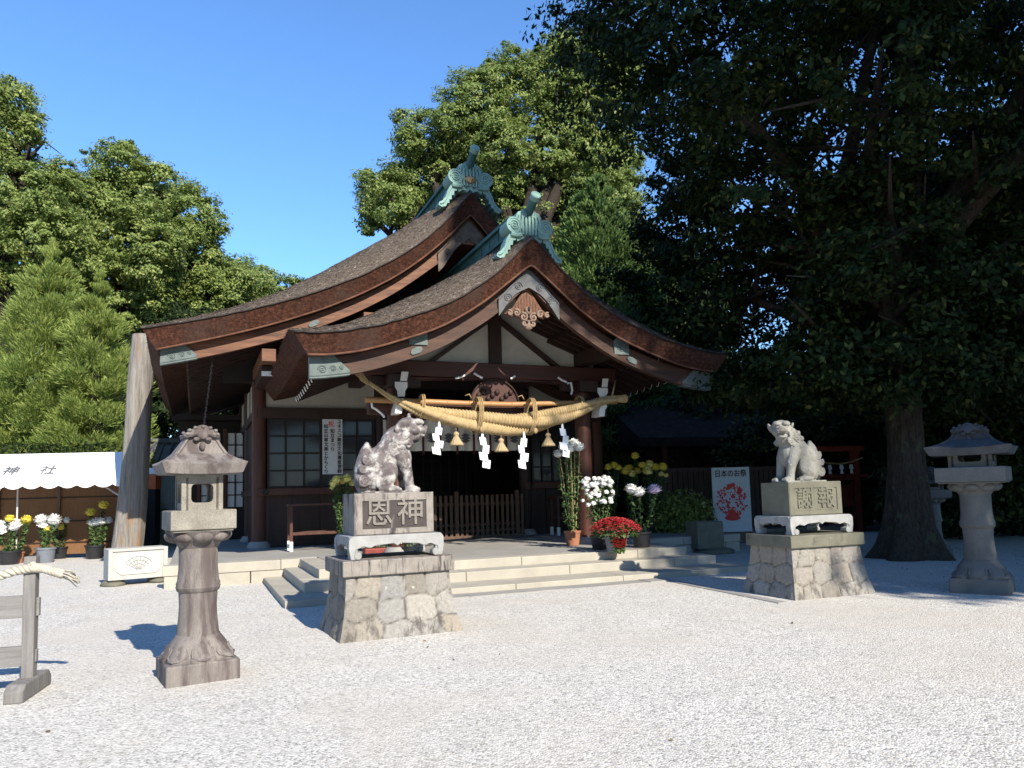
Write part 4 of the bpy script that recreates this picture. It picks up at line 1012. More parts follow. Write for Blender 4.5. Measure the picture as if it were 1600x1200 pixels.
    me = bpy.data.meshes.new(name); me.from_pydata(S_.v, [], S_.f)
    o = bpy.data.objects.new(name, me); COL.objects.link(o)
    md = o.modifiers.new('fuse', 'REMESH'); md.mode = 'VOXEL'; md.voxel_size = .0066
    sm_ = o.modifiers.new('soften', 'SMOOTH'); sm_.factor = .5; sm_.iterations = 1
    dg = bpy.context.evaluated_depsgraph_get(); m2 = bpy.data.meshes.new_from_object(o.evaluated_get(dg))
    bpy.data.objects.remove(o)
    m2.materials.clear(); m2.materials.append(MATS[mname]); m2.polygons.foreach_set('use_smooth', [True] * len(m2.polygons))
    o = obj(name, m2, None, loc, rz)
    return tag(o, label, 'statue', 'stone guardian lion-dog statues')
statue('guardian_statue', 'weathered dark-stained stone lion-dog with a horn sitting in profile', LP + rotv(-.02, .48, YL) + Vector((0,0,1.572)), YL, R(-12), False, True, 'statue_stone')
statue('guardian_statue', 'pale stone lion-dog with open mouth whose face is turned to us', RP + rotv(-.02, .48, YR) + Vector((0,0,1.572)), YR + PI, R(54), True, False, 'white_statue_stone')

# ------------------------------------------------------------------ stone lanterns
def petals(mb, r0, r1, z0, z1, n, up):
    for k in range(n):
        a = 2*PI*k/n
        M_ = Matrix.Rotation(a, 4, 'Z')
        mb.ball((0,0,0), (1,1,1), 14, 8, M=None) if False else None
        q = MB(); q.ball(((r0+r1)/2, 0, (z0+z1)/2), ((r1-r0)*.62, (r0+r1)/2*math.sin(PI/n)*1.05, abs(z1-z0)*.62), 14, 8, M=Matrix.Rotation(.55*up, 4, 'Y'))
        mb.add(q.v, q.f, 0, M_)
def lantern(label, loc, rz, m1, m2, m3, hw=.352, prof=None, sc=1.0, dz=0.0, wide=1.0):
    t = thing('stone_lantern', label, 'lantern', loc, rz, 'stone lanterns of the shrine yard'); t.scale = (sc, sc, sc)
    mb = MB(); mb.box(-.30, .30, -.30, .30, -.05, .17); fo = mb.build('footing', MATS[m1], t, bevel=.015)
    mb = MB(); nn = 64                                       # bell of eight petals falling to the square footing
    def foot(r, z, a):
        k = abs(math.cos(a*4)); fl = max(0, min(1, (.36 - z)/.19)); sq = 1/max(abs(math.cos(a)), abs(math.sin(a)))
        return r*(1 + fl*(.16*(sq-1)/.41*.9 - .10*(1-k)**2.5 + .035*math.sin(k*PI)))
    mb.lathe([(.292,.16),(.298,.185),(.292,.205),(.272,.225),(.262,.245),(.25,.275),(.228,.31),(.205,.34),(.19,.36),(.184,.375),(.178,.38)], nn, fn=foot)
    for k in range(8):                                       # raised petal rims
        a0 = k*PI/4; mb.tube([((foot(r_, z_, a0 + da) + .004)*math.cos(a0 + da), (foot(r_, z_, a0 + da) + .004)*math.sin(a0 + da), z_) for r_, z_, da in ((.245,.285,-.30),(.262,.245,-.335),(.283,.215,-.30),(.293,.195,-.15),(.297,.19,0),(.293,.195,.15),(.283,.215,.30),(.262,.245,.335),(.245,.285,.30))], .010, 5)
    mb.build('lotus_foot', MATS[m1], t, autosmooth=50)
    mb = MB(); mb.lathe([(.155,.36),(.178,.365),(.172,.42),(.161,.52),(.156,.62),(.162,.74),(.178,.755),(.187,.785),(.182,.80),(.185,.815),(.174,.84),(.164,.94),(.162,1.04),(.164,1.12),(.15,1.15)], 36)
    mb.build('shaft', MATS[m1], t, autosmooth=35)
    mb = MB(); mb.lathe([(.165,1.13),(.18,1.16),(.215,1.20),(.255,1.245),(.275,1.275)], 32); petals(mb, .155, .275, 1.185, 1.265, 8, -.55); mb.build('lotus_cup', MATS[m1], t, autosmooth=45)
    w_ = .27*wide
    mb = MB(); mb.box(-w_, w_, -w_, w_, 1.29, 1.46); mb.box(-w_+.02, w_-.02, -w_+.02, w_-.02, 1.272, 1.2895); mb.build('platform', MATS[m2], t, bevel=.012)
    # fire box: four walls pierced by rounded openings
    mb = MB(); h0, h1, w = 1.46, 1.78 + dz, .165*wide
    ow, oz0, oz1 = .092*wide, 1.525, 1.69 + dz*.6
    for k in range(4):
        M_ = Matrix.Rotation(k*PI/2, 4, 'Z')
        mb.box(-w, -ow, -w, -w+.05, h0, h1, M=M_); mb.box(ow, w, -w, -w+.05, h0, h1, M=M_)
        mb.box(-ow, ow, -w, -w+.05, h0, oz0, M=M_); mb.box(-ow, ow, -w, -w+.05, oz1, h1, M=M_)
        for sx in (-1, 1):
            for zc, sz in ((oz0, 1), (oz1, -1)): mb.prism([(sx*ow, zc), (sx*(ow-.035), zc), (sx*(ow-.010), zc + sz*.010), (sx*ow, zc + sz*.035)], -w+.002, -w+.048, M=M_)
        mb.box(-w-.006, -w+.03, -w-.007, -w, h0, h1, M=M_); mb.box(w-.03, w+.001, -w-.007, -w, h0, h1, M=M_); mb.box(-w+.03, w-.03, -w-.006, -w, h1-.035, h1, M=M_)
    mb.build('fire_box', MATS[m2], t)
    # roof: thick eave, slopes running nearly straight up to a short ridge, gable face to the front
    prof = prof or [(hw, 1.87), (.305, 1.892), (.26, 1.922), (.218, 1.965), (.178, 2.02), (.138, 2.08), (.10, 2.14)]
    rows = [(x, (.33*wide - (.33*wide-.13) * min(1, (z - prof[0][1])/.10)), z + dz) for x, z in prof]
    mb = MB(); v = []; ns = 8; z0 = rows[0][2]
    for (x, y, z) in rows:
        c_ = [(-x,-y,z),(x,-y,z),(x,y,z),(-x,y,z)]
        for i in range(4):
            for q in range(ns):
                f_ = q/ns; p = Vector(c_[i]).lerp(Vector(c_[(i+1) % 4]), f_)
                k_ = max(0, 1 - (z-z0)/.08); p.z += (.022 * (2*f_-1)**2 - .012) * k_
                v.append(tuple(p))
    n = 4*ns; nz = len(rows) - 1
    low = [(x*.90, y*.90, z0 - .09 + (z - z0)*.6) for x, y, z in v[:n]]
    mb.add(low + v, [(i*n+k, i*n+(k+1) % n, (i+1)*n+(k+1) % n, (i+1)*n+k) for i in range(nz+1) for k in range(n)] + [tuple(range(n))[::-1], tuple(range((nz+1)*n, (nz+2)*n))])
    ro = mb.build('lantern_roof', MATS[m3], t, autosmooth=28)
    mb = MB(); zt = rows[-1][2]; xt = rows[-1][0]
    for sg in (-1, 1):
        for d_ in (-1, 1): mb.tube([(sg*x*.90, d_*(y+.004), z) for x, y, z in rows[2:]], .013, 6)
    mb.prism([(-xt-.035, zt-.045), (-xt-.042, zt-.01), (-xt-.015, zt+.012), (-.055, zt+.048), (-.03, zt+.066), (0, zt+.072), (.03, zt+.066), (.055, zt+.048), (xt+.015, zt+.012), (xt+.042, zt-.01), (xt+.035, zt-.045), (0, zt-.015)], -.17, .17)
    for d_ in (-1, 1):
        for k in range(7):
            a = PI*(k+.0)/6; mb.ball(((xt+.025)*math.cos(a), d_*.165, zt - .012 + .066*math.sin(a)), (.019,.022,.016), 8, 6)
        mb.ball((0, d_*.162, zt - .02), (.05,.022,.04), 12, 8); mb.ball((-.05, d_*.16, zt-.055), (.03,.02,.02), 8, 6); mb.ball((.05, d_*.16, zt-.055), (.03,.02,.02), 8, 6); mb.ball((0, d_*.155, zt-.115), (.026,.016,.04), 10, 6)
    mb.build('ridge_carving', MATS[m3], ro, smooth=True)
    return t
lantern('brown-streaked stone lantern standing alone on the sunlit gravel', Vector((-2.83, 6.92, 0)), R(32), 'lantern_stone', 'lantern_pale_stone', 'lantern_stone')
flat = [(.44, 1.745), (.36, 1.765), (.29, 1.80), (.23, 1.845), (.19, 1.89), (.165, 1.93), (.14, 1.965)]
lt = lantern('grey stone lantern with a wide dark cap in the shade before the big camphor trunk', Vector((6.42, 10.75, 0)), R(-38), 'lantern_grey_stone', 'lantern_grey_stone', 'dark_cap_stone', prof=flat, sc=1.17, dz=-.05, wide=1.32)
p = G(1462, 868); dup(lt, (p.x, p.y, 0), R(-20), 'farthest small stone lantern half lost in the dark behind the trunk', .92)

# ------------------------------------------------------------------ rope barrier at lower left
bar = thing('rope_barrier', 'grey timber barrier with two rails and a white rope', 'barrier', (-4.03, 6.46, 0), R(14))
mb = MB(); mb.prism([(-.33,0),(.33,0),(.33,.09),(.27,.14),(-.27,.14),(-.33,.09)], -.07, .07, 'x'); mb.build('foot', MATS['grey_timber'], bar, bevel=.012)
mb = MB(); mb.box(-.045, .045, -.05, .05, .13, 1.12); mb.build('post', MATS['grey_timber'], bar, bevel=.005)
mb = MB(); mb.box(-2.6, -.046, -.025, .025, .62, .80); mb.box(.046, .07, -.022, .022, .63, .78); mb.build('rail', MATS['grey_rail'], bar, bevel=.005)
mb = MB(); mb.box(-2.6, -.046, -.025, .025, .23, .39); mb.box(.046, .06, -.022, .022, .26, .36); mb.build('rail', MATS['grey_rail'], bar, bevel=.005)
mb = MB(); mb.box(-2.65, -2.55, -.05, .05, 0, 1.1); mb.build('post', MATS['grey_timber'], bar)
pa = [Vector((-2.6,-.07,1.0)), Vector((-1.6,-.08,.76)), Vector((-.8,-.08,.82)), Vector((-.3,-.07,.95)), Vector((-.1,-.06,1.01)), Vector((.03,-.065,1.03)), Vector((.10,-.05,1.02)), Vector((.2,-.06,.985)), Vector((.25,-.07,.965))]
ii = np.linspace(0, len(pa)-1, 150); cen = [pa[int(i)].lerp(pa[min(int(i)+1, len(pa)-1)], i - int(i)) for i in ii]
for k in range(6): cen = [cen[0]] + [(cen[i-1] + cen[i]*2 + cen[i+1]) / 4 for i in range(1, len(cen)-1)] + [cen[-1]]
rp_ = MB()
for s_ in range(3):
    rp_.tube([c_ + Vector((0, .02*math.cos(i*.42 + s_*2.09), .02*math.sin(i*.42 + s_*2.09))) for i, c_ in enumerate(cen)], .021, 8)
rr_ = random.Random(8)
for k in range(34):
    a = rr_.uniform(0, 2*PI); q = rr_.uniform(0, .03)
    rp_.tube([(.22, -.06 + q*math.cos(a), .975 + q*math.sin(a)), (.30, -.06 + 1.6*q*math.cos(a), .945 + 1.6*q*math.sin(a)), (.36 + rr_.uniform(-.02,.03), -.06 + 2.4*q*math.cos(a), .90 + 2.2*q*math.sin(a))], [.006,.006,.004], 4)
rp_.tube([(.03,-.085,1.06),(.045,-.09,1.03),(.03,.08,1.0),(.02,.085,1.05),(.03,-.085,1.06)], .02, 8)
rp_.build('rope', MATS['hemp'], bar, smooth=True)

# ------------------------------------------------------------------ carved stone box on two stones
p0, p1 = G(184, 914), G(262, 906)
dv = Vector((p1.x - p0.x, p1.y - p0.y, 0)); ang = math.atan2(dv.y, dv.x) * .55 + YAW * .45; wd = 1.02
bx_ = thing('stone_trough', 'white stone block carved with a fan pattern resting on two rough stones', 'stone block', Vector((p0.x, p0.y, 0)) + Vector((0, -.35, 0)), ang)
mb = MB(); mb.box(0, wd, .028, .55, .11, .68); mb.box(0, .07, 0, .027, .11, .68); mb.box(wd-.07, wd, 0, .027, .11, .68); mb.box(.07, wd-.07, 0, .027, .11, .165); mb.box(.07, wd-.07, 0, .027, .63, .68)
bb_ = mb.build('block', MATS['white_marble'], bx_, bevel=.008)
mb = MB(); mb.prism([(.22,.20),(wd-.22,.20),(wd-.13,.27),(wd-.13,.53),(wd-.22,.60),(.22,.60),(.13,.53),(.13,.27)], .010, .0275); mb.build('panel', MATS['marble_inlay'], bb_, bevel=.004)
mb = MB(); cxx = wd/2
fan = [(cxx + .27*math.cos(q), .27 + .25*math.sin(q)) for q in np.linspace(R(38), R(142), 14)]
for r_ in (.27, .20, .13): mb.tube([(cxx + r_*math.cos(q), .005, .26 + r_*math.sin(q)) for q in np.linspace(R(35), R(145), 16)], .007, 5)
for q in np.linspace(R(35), R(145), 8): mb.tube([(cxx + .03*math.cos(q), .007, .26 + .03*math.sin(q)), (cxx + .27*math.cos(q), .007, .26 + .27*math.sin(q))], .006, 5)
mb.build('fan_relief', MATS['pale_granite'], bb_)
mb = MB(); mb.ball((.12,.25,.03), (.22,.3,.085), 12, 8); mb.build('support_stone', MATS['mossy_granite'], bx_, smooth=True)
mb = MB(); mb.ball((wd-.12,.25,.04), (.20,.3,.075), 12, 8); mb.build('support_stone', MATS['mossy_granite'], bx_, smooth=True)

# rough stone planter by the right end of the steps
pl = thing('stone_basin', 'squat grey stone basin standing past the right end of the steps', 'basin', G(1113, 866), R(16))
mb = MB(); v = []
for z, s_ in ((.12, .46), (.3, .47), (.72, .46), (.74, .44)):
    for k in range(4): a = PI/4 + k*PI/2; v.append((s_*1.41*.72*math.cos(a), s_*1.41*.6*math.sin(a) + .3, z))
mb.add(v, [(i*4+k, i*4+(k+1) % 4, (i+1)*4+(k+1) % 4, (i+1)*4+k) for i in range(3) for k in range(4)] + [(12,13,14,15),(3,2,1,0)])
mb.build('block', MATS['mossy_granite'], pl, bevel=.03)
mb = MB(); mb.ball((.18,.25,.04), (.5,.45,.11), 14, 8); mb.build('support_stone', MATS['mossy_granite'], pl, smooth=True)

# ------------------------------------------------------------------ leaning weathered log
_a, _b = onb(194, 884, 6.25), onb(227, 524, 6.25)
lo_b, lo_t = L2W(_a.x, 6.25, -.3), L2W(_b.x, 6.25, _b.z)
mb = MB(); n = 26; ns = 22; rings = []
dx = (lo_t - lo_b)
for i in range(n):
    f_ = i/(n-1); c_ = lo_b.lerp(lo_t, f_) + BX*.04*math.sin(f_*5) ; r_ = .37 - .115*f_ + .03*max(0, .12-f_)/.12
    for k in range(ns):
        a = 2*PI*k/ns; rr = r_*(1 + .10*mnoise.noise(Vector((math.cos(a)*1.6, math.sin(a)*1.6, f_*3))) + .05*math.sin(a*7 + f_*2))
        mb.v.append(tuple(c_ + BX*rr*math.cos(a) + BY*rr*math.sin(a)))
for i in range(n-1):
    for k in range(ns): mb.f.append((i*ns+k, i*ns+(k+1) % ns, (i+1)*ns+(k+1) % ns, (i+1)*ns+k)); mb.m.append(0)
mb.f.append(tuple(range((n-1)*ns, n*ns))); mb.m.append(0)
mb.v = [tuple(Vector(q) - lo_b) for q in mb.v]
lg = mb.build('leaning_log', MATS['weathered_log'], None, smooth=True, loc=lo_b)
tag(lg, 'tall barkless grey log leaning up to the eave of the hall', 'log')

# ------------------------------------------------------------------ tent with flower display on the left
tent = thing('awning_tent', 'white canvas tent awning with grey lettering and scalloped edge over the flower pots', 'tent', (-12.3, 20.6, 0), R(6))
XR, XL = 1.95, -4.6
mb = MB(); n = 150; rows = []
for j, (y, z) in enumerate(((.50, 2.93), (.22, 2.73), (-.06, 2.52), (-.36, 2.29), (-.62, 2.10))):
    rows.append([(XL + (XR-XL)*k/n, y, z - .03*math.sin(PI*((k*.0266*3) % 1))*(j in (1,2,3))) for k in range(n+1)])
sc = []
for k in range(n+1):
    x = XL + (XR-XL)*k/n; ph = ((XR - x) / .445) % 1
    sc.append((x, -.63, 2.10 - .07 - .085*abs(math.cos(PI*ph)) ** .8))
rows.append(sc)
v = [p for r_ in rows for p in r_]
f = [(j*(n+1)+k, j*(n+1)+k+1, (j+1)*(n+1)+k+1, (j+1)*(n+1)+k) for j in range(len(rows)-1) for k in range(n)]
mb.add(v, f); mb.add([(XR,.50,2.93),(XR,-.06,2.52),(XR,-.62,2.10),(XR,-.62,1.98),(XR,.50,2.0)], [(0,1,2,3,4)])
cv = mb.build('canvas', MATS['tent_canvas'], tent, smooth=True)
sl_ = Vector((0, -.30, -.225)).normalized()
MT = Matrix.Translation((0, 0, 0))
for ch_, x in (('社', -.09), ('神', -1.02), ('立', -1.95), ('知', -2.88)):
    c_ = Vector((x, -.17, 2.435)); ux = Vector((1,0,0)); uy = -sl_; uz = ux.cross(uy)
    M_ = Matrix(((ux.x,uy.x,uz.x,c_.x),(ux.y,uy.y,uz.y,c_.y),(ux.z,uy.z,uz.z,c_.z),(0,0,0,1)))
    text_part('lettering', ch_, .42, MATS['grey_ink'], cv, M_ @ Matrix.Translation((0,0,.012)), .004)
for x in (-4.4, -.95):
    mb = MB(); mb.tube([(x, .05, 0), (x, .05, 2.38)], .022, 8); mb.build('pole', MATS['steel'], tent)
for xa, xb in ((-1.0, -1.55), (1.35, 1.85)):
    mb = MB(); mb.tube([(xa, -.58, 2.06 if xa < 0 else 2.08), (xb, -.1, 1.62)], .022, 8); mb.build('brace', MATS['steel'], tent)
bl = thing('reed_blind', 'brown reed blind hanging behind the flower pots under the tent', 'screen', (-12.4, 22.0, 0), R(4))
mb = MB(); mb.box(-4.6, 1.35, -.015, .015, .12, 2.25); mb.build('reeds', MATS['reed_blind'], bl)
for x in (-2.2, -.55, 1.3): mb = MB(); mb.box(x-.04, x+.04, -.07, -.016, 0, 2.3); mb.build('post', MATS['fence_wood'], bl)
for z in (.45, 1.05, 1.72): mb = MB(); mb.box(-4.6, 1.35, -.035, -.016, z-.02, z+.02); mb.build('batten', MATS['dark_wood'], bl)

# tiled wall seen between the log and the hall
tw = thing('tiled_wall', 'white plastered wall with a grey tile coping behind the log', 'wall', (-13.2, 27.5, 0), R(8))
mb = MB(); mb.box(-4, 5.2, -.12, .12, 0, 2.85); mb.build('wall', MATS['plaster'], tw)
mb = MB(); mb.prism([(-.75,2.80),(-.75,2.88),(0,3.62),(.75,2.88),(.75,2.80)], -4.1, 5.3, 'x')
for k in range(30): mb.tube([(-4.0 + k*.31, -.76, 2.90), (-4.0 + k*.31, -.03, 3.62)], .05, 8)
mb.tube([(-4.1,0,3.68),(5.3,0,3.68)], .11, 12); mb.build('tile_coping', MATS['roof_tile'], tw)
p = atY(237, 762, 24.5); t = thing('orange_bin', 'small orange container with a white lid in the gap behind the log', 'container', (p.x, p.y, 0), 0)
mb = MB(); mb.box(-.22, .22, -.2, .2, p.z - .05, p.z + .42); mb.build('body', MATS['orange_plastic'], t, bevel=.02)
mb = MB(); mb.box(-.24, .24, -.22, .22, p.z + .421, p.z + .62); mb.build('lid', MATS['paper'], t, bevel=.02)
mb = MB(); mb.box(-.2, .2, -.18, .18, 0, p.z - .051); mb.build('stand', MATS['black_wood'], t)
# rear wing with paper screens
for a0_, a1_, b_, lb in ((.07, .70, 8.6, 'white paper sliding screen with dark lattice left of the corner column'), (-.62, -.12, 9.2, 'narrow half hidden paper screen beside the lattice screen')):
    z0, z1 = 1.30, 3.46
    t = thing('paper_screen', lb, 'screen', L2W((a0_+a1_)/2, b_, 0.4), YAW); w = (a1_-a0_)/2 + .02
    mb = MB(); mb.box(-w, w, 0, .02, z0-.4, z1-.4); mb.build('paper_pane', MATS['shoji_paper'], t)
    mb = MB(); nx = 3 if w > .3 else 2
    for k in range(nx+1): x = -w + 2*w*k/nx; mb.box(x-.018, x+.018, -.03, -.001, z0-.4, z1-.4)
    for k in range(7): z = z0-.4 + (z1-z0)*k/6; mb.box(-w, w, -.028, -.002, z-.016, z+.016)
    mb.box(-w, w, -.01, .03, 0, z0-.42); mb.build('lattice', MATS['black_wood'], t)
    mb = MB(); mb.box(-w-.11, -w-.005, -.06, .05, 0, z1-.3); mb.build('jamb', MATS['red_wood'], t)
wing = thing('rear_wing', 'dark timber corridor wing behind the left corner of the hall', 'building', L2W(-1.25, 9.6, 0), YAW)
mb = MB(); mb.box(0, 1.7, .3, .4, 0, 3.9); mb.build('wall', MATS['black_wood'], wing)
mb = MB(); mb.box(-.1, 1.72, -.3, .8, 3.9, 4.05); mb.build('roof', MATS['black_wood'], wing)
mb = MB(); mb.box(0, 1.65, -.06, .0, 1.05, 1.12); mb.box(-.02,.06,-.06,.02,0,1.3); mb.build('handrail', MATS['grey_timber'], wing)

# ------------------------------------------------------------------ leaves and flowers
def raw_mesh(name, V4, mat_, tri=False):
    # V4: (n,4,3) array of leaf corners
    n = len(V4); me = bpy.data.meshes.new(name)
    me.vertices.add(4*n); me.vertices.foreach_set('co', V4.reshape(-1).astype(np.float32))
    me.loops.add(4*n); me.loops.foreach_set('vertex_index', np.arange(4*n, dtype=np.int32))
    me.polygons.add(n); me.polygons.foreach_set('loop_start', np.arange(0, 4*n, 4, dtype=np.int32))
    try: me.polygons.foreach_set('loop_total', np.full(n, 4, dtype=np.int32))
    except Exception: pass
    me.update(calc_edges=True); me.validate(); me.materials.append(mat_)
    return me
def unit(a): return a / np.maximum(np.linalg.norm(a, axis=-1, keepdims=True), 1e-9)
def leaf_quads(P, N, size, rng, ratio=.5, droop=.25, T=None):
    n = len(P); t = rng.normal(size=(n,3)) if T is None else T + .35*rng.normal(size=(n,3))
    N = unit(N)
    if T is None: t = t - N*(t*N).sum(1, keepdims=True)
    t[:,2] -= droop; t = unit(t); s_ = unit(np.cross(N, t))
    L = size*rng.uniform(.65, 1.25, size=(n,1)); W = L*ratio*rng.uniform(.8, 1.2, size=(n,1))
    n2 = np.cross(t, s_)
    a = P - t*L*.5; b_ = P + s_*W*.5 - n2*W*.12 + t*L*.05; c_ = P + t*L*.5 - n2*L*.08; d = P - s_*W*.5 - n2*W*.12 + t*L*.05
    return np.stack([a, b_, c_, d], 1)
rngP = np.random.default_rng(11)
def flower_head(name, r, mname, n=3, flat=.62):
    mb = MB(); rr = random.Random(hash(mname) % 97 if False else len(mname))
    mb.ball((0,0,-.05*r), (r*.72, r*.72, r*flat*.8), 14, 8)
    for ring in range(4):
        el = (.05, .35, .7, 1.05)[ring]; m_ = (20, 18, 14, 9)[ring]
        for k in range(m_):
            a = 2*PI*(k + .5*(ring % 2))/m_ + rr.uniform(-.1,.1); e = el + rr.uniform(-.1,.1)
            d = Vector((math.cos(a)*math.cos(e), math.sin(a)*math.cos(e), math.sin(e)*flat*1.3)); s_ = Vector((-math.sin(a), math.cos(a), 0)); up = d.cross(s_)
            p0 = d*r*.60; p1 = d*r*(1.0 + rr.uniform(-.08,.10)) + Vector((0,0,-.18*r if ring == 0 else 0)); w = r*.14
            pm = (p0+p1)/2 + up*(-.06*r)
            mb.add([p0 - s_*w*.6, p0 + s_*w*.6, pm + s_*w, p1 + s_*w*.5, p1 - s_*w*.5, pm - s_*w], [(0,1,2,5),(5,2,3,4)])
    me = bpy.data.meshes.new(name); me.from_pydata(mb.v, [], mb.f); me.materials.append(MATS[mname]); return me
HEAD = {k: flower_head('flower_head', 1.0, m_) for k, m_ in (('y','yellow_petal'),('p','pale_yellow_petal'),('w','white_petal'),('l','lilac_petal'))}
def pot_mesh(r, h):
    mb = MB(); mb.lathe([(r*.74,0),(r*.78,.02),(r*.97,h*.86),(r*1.06,h*.87),(r*1.07,h),(r*.98,h),(r*.95,h*.92),(.01,h*.91)], 24); return mb
def mums(name, label, loc, pot, r, h, stems, fol, group, leafsize=.075, stakes=False, rz=0.0, small=None):
    # stems: (dx, dy, height, colour, head radius)
    t = thing(name, label, 'flower pot', loc, rz, group)
    pm = pot_mesh(r, h).build('pot', MATS[pot], t, autosmooth=40)
    mb = MB(); P, N = [], []
    for dx, dy, hz, col_, fr in stems:
        b0 = Vector((dx*.25, dy*.25, h*.9)); b1 = Vector((dx, dy, hz - fr*.3)); mid = b0.lerp(b1, .5) + Vector((dx*.1, dy*.1, 0))
        mb.tube([b0, mid, b1], [.009,.008,.006], 5)
        cnt = int((hz - h) * fol)
        for k in range(cnt):
            f_ = rngP.uniform(.04, .95); c_ = b0.lerp(mid, f_*2) if f_ < .5 else mid.lerp(b1, f_*2-1)
            a = rngP.uniform(0, 2*PI); q = rngP.uniform(.02, .085) * (1.2 - .4*f_)
            P.append((c_.x + q*math.cos(a), c_.y + q*math.sin(a), c_.z)); N.append((.5*math.cos(a), .5*math.sin(a), .8 + rngP.uniform(-.4,.4)))
    mb.build('stem', MATS['mum_leaf'], t)
    if P: obj('foliage', raw_mesh('foliage', leaf_quads(np.array(P), np.array(N), leafsize, rngP, .55, .4), MATS['mum_leaf']), t)
    if stakes:
        mb = MB()
        for dx, dy, hz, col_, fr in stems: mb.tube([(dx*.2+.03, dy*.2, h*.8), (dx*.95+.02, dy*.95, hz*.97)], .008, 5)
        mb.build('stake', MATS['stake'], t)
    for dx, dy, hz, col_, fr in stems:
        o = obj('flower', HEAD[col_], t, (dx, dy, hz)); o.scale = (fr*1.15,)*3; o.rotation_euler = (rngP.uniform(-.35,.35), rngP.uniform(-.35,.35), rngP.uniform(0,6))
    if small:
        cnt, col_, z0, z1, wx, fr = small
        for k in range(cnt):
            f_ = rngP.random()**.8; zz = z0 + (z1-z0)*f_; a = rngP.uniform(0, 6.28); q = wx*(1.1 - .6*f_)*rngP.uniform(.4,1)
            sx = stems[k % len(stems)] if stems else (0,0,0,0,0)
            o = obj('flower', HEAD[col_], t, (sx[0]*.8 + q*math.cos(a), sx[1]*.8 + q*math.sin(a), zz)); o.scale = (fr,)*3; o.rotation_euler = (.7*math.sin(a)*-1, .7*math.cos(a), 0)
    return t
GP = 'potted chrysanthemums on the platform'
mums('flower_pot', 'terracotta pot of tall staked white chrysanthemums left of the porch column', G(895, 852, .40), 'terracotta', .17, .30,
     [(-.10,-.05,2.02,'w',.12),(-.24,.05,1.90,'w',.11),(.10,.05,2.12,'w',.11),(.20,-.03,2.02,'w',.12),(.0,-.1,1.98,'w',.10)], 55, GP, .085, True)
mums('flower_pot', 'dark pot of white spray chrysanthemums with many small blooms by the porch column', G(938, 858, .40), 'black_plastic', .19, .26,
     [(-.26,0,1.30,'w',.06),(-.12,-.05,1.05,'w',.06),(.02,.05,1.26,'w',.06),(.13,.0,1.36,'w',.06),(.24,-.05,1.28,'w',.06)], 95, GP, .075, small=(72, 'w', .80, 1.36, .12, .048))
mums('flower_pot', 'dark pot of lilac and pale pink chrysanthemums right of the red cushion', G(1003, 855, .40), 'black_plastic', .19, .30,
     [(-.17,-.05,1.12,'w',.125),(-.02,-.10,1.06,'w',.125),(.30,.05,1.10,'l',.13)], 95, GP, .085)
for o in bpy.data.objects:
    pass
mums('flower_pot', 'shaded pot of yellow chrysanthemums against the right porch column', G(952, 836, .40), 'black_plastic', .17, .28,
     [(-.10,-.1,1.42,'p',.085),(.03,-.12,1.38,'p',.095),(.05,.05,1.68,'y',.10),(.20,.1,1.72,'y',.11),(.30,.0,1.66,'y',.09)], 75, GP, .085)
mums('flower_pot', 'tall yellow chrysanthemums topped by one single highest bloom', G(985, 832, .40), 'black_plastic', .17, .28,
     [(.22,.1,1.98,'y',.12),(-.05,0,1.58,'y',.12),(.05,.1,1.66,'y',.12),(.08,-.15,1.50,'p',.11),(.25,0,1.58,'y',.10)], 85, GP, .085)
mums('flower_pot', 'rightmost pot of yellow chrysanthemums near the dark fence', G(1020, 832, .40), 'black_plastic', .17, .28,
     [(-.20,0,1.72,'y',.10),(.0,.1,1.74,'p',.13),(-.10,-.15,1.56,'p',.13),(.16,.1,1.66,'y',.12),(.34,.05,1.66,'y',.13),(.26,-.1,1.48,'p',.08),(.38,-.1,1.44,'p',.07)], 85, GP, .085)
mums('flower_pot', 'pot of pale yellow chrysanthemums behind the left statue pedestal', G(541, 858, .40), 'grey_plastic', .17, .26,
     [(-.22,-.1,1.42,'p',.12),(-.08,.05,1.48,'p',.12),(.05,-.1,1.52,'p',.11),(-.15,-.2,1.50,'p',.10),(.12,.1,1.42,'p',.10),(-.28,.1,1.34,'p',.10)], 120, GP, .085)
# low red cushion chrysanthemum
t = thing('flower_pot', 'low cushion of red chrysanthemums spilling over a grey pot', 'flower pot', G(962, 862, .40), 0, GP)
pot_mesh(.20, .27).build('pot', MATS['grey_plastic'], t, autosmooth=40)
rr_ = random.Random(9); mb = MB(); P, N = [], []
for k in range(620):
    if k < 470:
        a = rr_.uniform(0, 2*PI); q = math.sqrt(rr_.random()); x, y, z = .47*q*math.cos(a), .40*q*math.sin(a), .30 + .30*math.sqrt(max(0, 1-q*q*.96)) + rr_.uniform(-.02,.02)
    else:
        q = rr_.random(); x, y, z = rr_.uniform(-.12,.20)*(1-q*.3), -.24 - .03*rr_.random(), .08 + .30*(1-q)
    fr = rr_.uniform(.030, .042)
    for j in range(6):
        a = j*PI/3 + rr_.random(); d = Vector((math.cos(a), math.sin(a), .45)); s_ = Vector((-math.sin(a), math.cos(a), 0))
        mb.add([(x, y, z), Vector((x,y,z)) + d*fr*.6 + s_*fr*.4, Vector((x,y,z)) + d*fr*1.15, Vector((x,y,z)) + d*fr*.6 - s_*fr*.4], [(0,1,2,3)])
    P.append((x*.93, y*.93, z-.08)); N.append((x, y, .5)); P.append((x*.9, y*.9, z-.09)); N.append((x, y, .3))
o = mb.build('blossom', MATS['red_petal'], t, fix=False); o['kind'] = 'stuff'
obj('foliage', raw_mesh('foliage', leaf_quads(np.array(P), np.array(N), .07, rngP, .5, .3), MATS['mum_leaf']), t)
